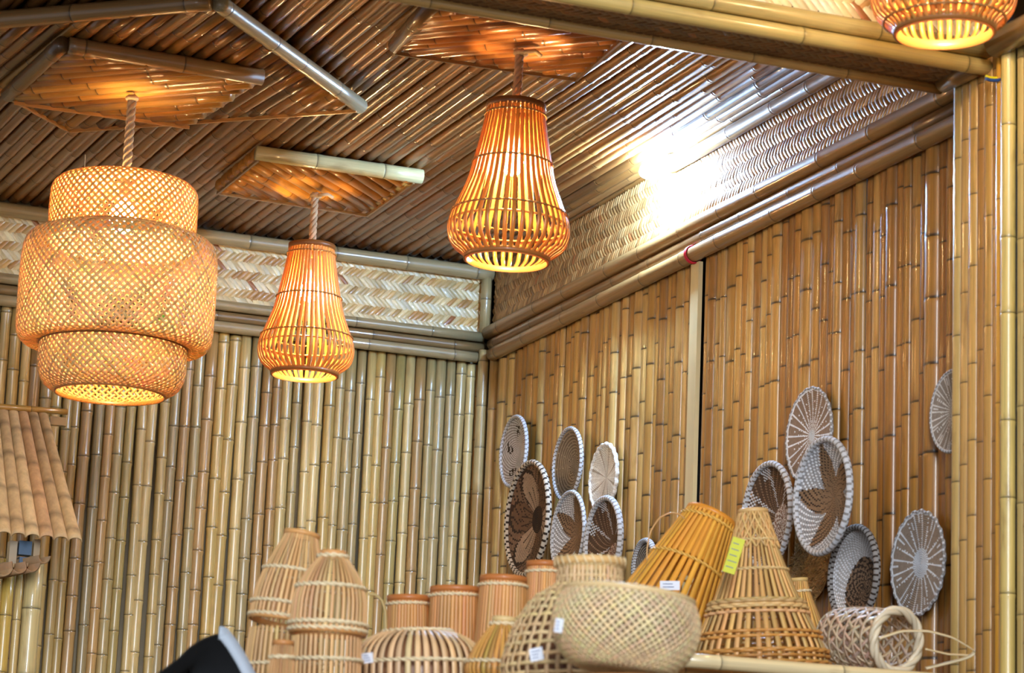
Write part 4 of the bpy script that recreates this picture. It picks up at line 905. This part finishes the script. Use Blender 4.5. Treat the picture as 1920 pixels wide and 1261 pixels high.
# lower course: channel tiles turned up under the eave, seen from their ends
for i, (px, py, w) in enumerate(((8, 1052, 21), (38, 1052, 17), (62, 1052, 15), (84, 1040, 12))):
    c = at_y(px, py, y1 + 0.06) - o0; k = ppm(c + o0); th = np.linspace(PI * 1.02, 2 * PI * 0.99, 13); rad = w / k
    mb = MB(); d = unit(np.array([-0.40, 0.30, -0.10])); m = 10; s = np.linspace(0, 0.30, m)
    f = lambda rr: np.stack([np.stack([c[0] + d[0] * q_ + rr * np.cos(th), np.full(13, c[1] + d[1] * q_), c[2] + d[2] * q_ + rr * 1.35 * np.sin(th)], 1) for q_ in s])
    V = np.concatenate([f(rad).reshape(-1, 3), f(rad - 0.004).reshape(-1, 3)]); q1 = grid_quads(m, 13, False); e0 = np.arange(12); lip = np.stack([e0, e0 + 1, m * 13 + e0 + 1, m * 13 + e0], -1)
    mb.add(V, np.concatenate([q1[:, ::-1], q1 + m * 13, lip]), vary((150, 120, 84), .06, .03), V * 8); mb.build('gutter_tile', 'tile_bamboo', t)
for i, (px, py, w, h, mat, col) in enumerate(((45, 1028, 24, 26, 'blue_plastic', (1, 1, 1)), (42, 1052, 17, 14, 'blue_plastic', (1, 1, 1)), (22, 1036, 14, 42, 'rail_bamboo', (178, 158, 128)), (66, 1034, 12, 44, 'rail_bamboo', (176, 150, 112)))):
    c = at_y(px, py, y1 + 0.12) - o0; k = ppm(c + o0); mb = MB(); box(mb, c, (w / k, 0.05, h / k), lin(col)); o = mb.build('hinge_plate' if i < 2 else 'bracket_block', mat, t, smooth=False)
    if i < 2: o['label'] = 'blue fitting under the eave'
for px, w, col in ((56, 17, (206, 186, 130)), (30, 8, (196, 170, 110)), (8, 12, (200, 166, 80)), (-14, 12, (190, 160, 100))):
    p = at_y(px, 1150, y1 + 0.22); mb = MB(); pole(mb, np.array([p[0], p[1], 0]) - o0, np.array([p[0] + 0.004, p[1], p[2] + 0.19]) - o0, w / ppm(p), lin(col), node=0.26, sides=14); mb.build('post', 'rail_bamboo', t)
# ================================================================== light
w = bpy.data.worlds.new('world'); S.world = w; w.use_nodes = True
bg = w.node_tree.nodes['Background']; bg.inputs['Color'].default_value = (0.80, 0.88, 1.0, 1); bg.inputs['Strength'].default_value = 0.46
def area(name, loc, target, sx, sy, power, col):
    l = bpy.data.lights.new(name, 'AREA'); l.shape = 'RECTANGLE'; l.size = sx; l.size_y = sy; l.energy = power; l.color = col
    o = bpy.data.objects.new(name, l); COLL.objects.link(o); o.location = loc
    d = Vector(target) - Vector(loc); o.rotation_euler = d.to_track_quat('-Z', 'Y').to_euler(); return o
area('shopfront_daylight', (-6.4, -8.6, 2.4), (-1.0, -0.5, 2.9), 1.1, 2.6, 45, (0.86, 0.93, 1.0))
area('street_daylight', (-2.6, -13.5, 3.4), (-1.2, -2.0, 2.9), 3.0, 1.6, 90, (0.90, 0.95, 1.0))
area('high_shopfront_window', (-4.4, -13.0, 4.4), (-1.2, 0.0, 3.0), 1.4, 3.6, 760, (0.88, 0.94, 1.0))
S.view_settings.view_transform = 'Standard'; S.view_settings.look = 'None'; S.view_settings.gamma = 1.0; S.view_settings.use_curve_mapping = False
S.view_settings.exposure = 0.0
S.cycles.use_denoising = True
S.cycles.max_bounces = 8; S.cycles.diffuse_bounces = 4; S.cycles.glossy_bounces = 4; S.cycles.transmission_bounces = 4; S.cycles.transparent_max_bounces = 8
S.cycles.sample_clamp_indirect = 6.0; S.cycles.caustics_reflective = False; S.cycles.caustics_refractive = False
S.cycles.use_adaptive_sampling = True; S.cycles.adaptive_threshold = 0.02
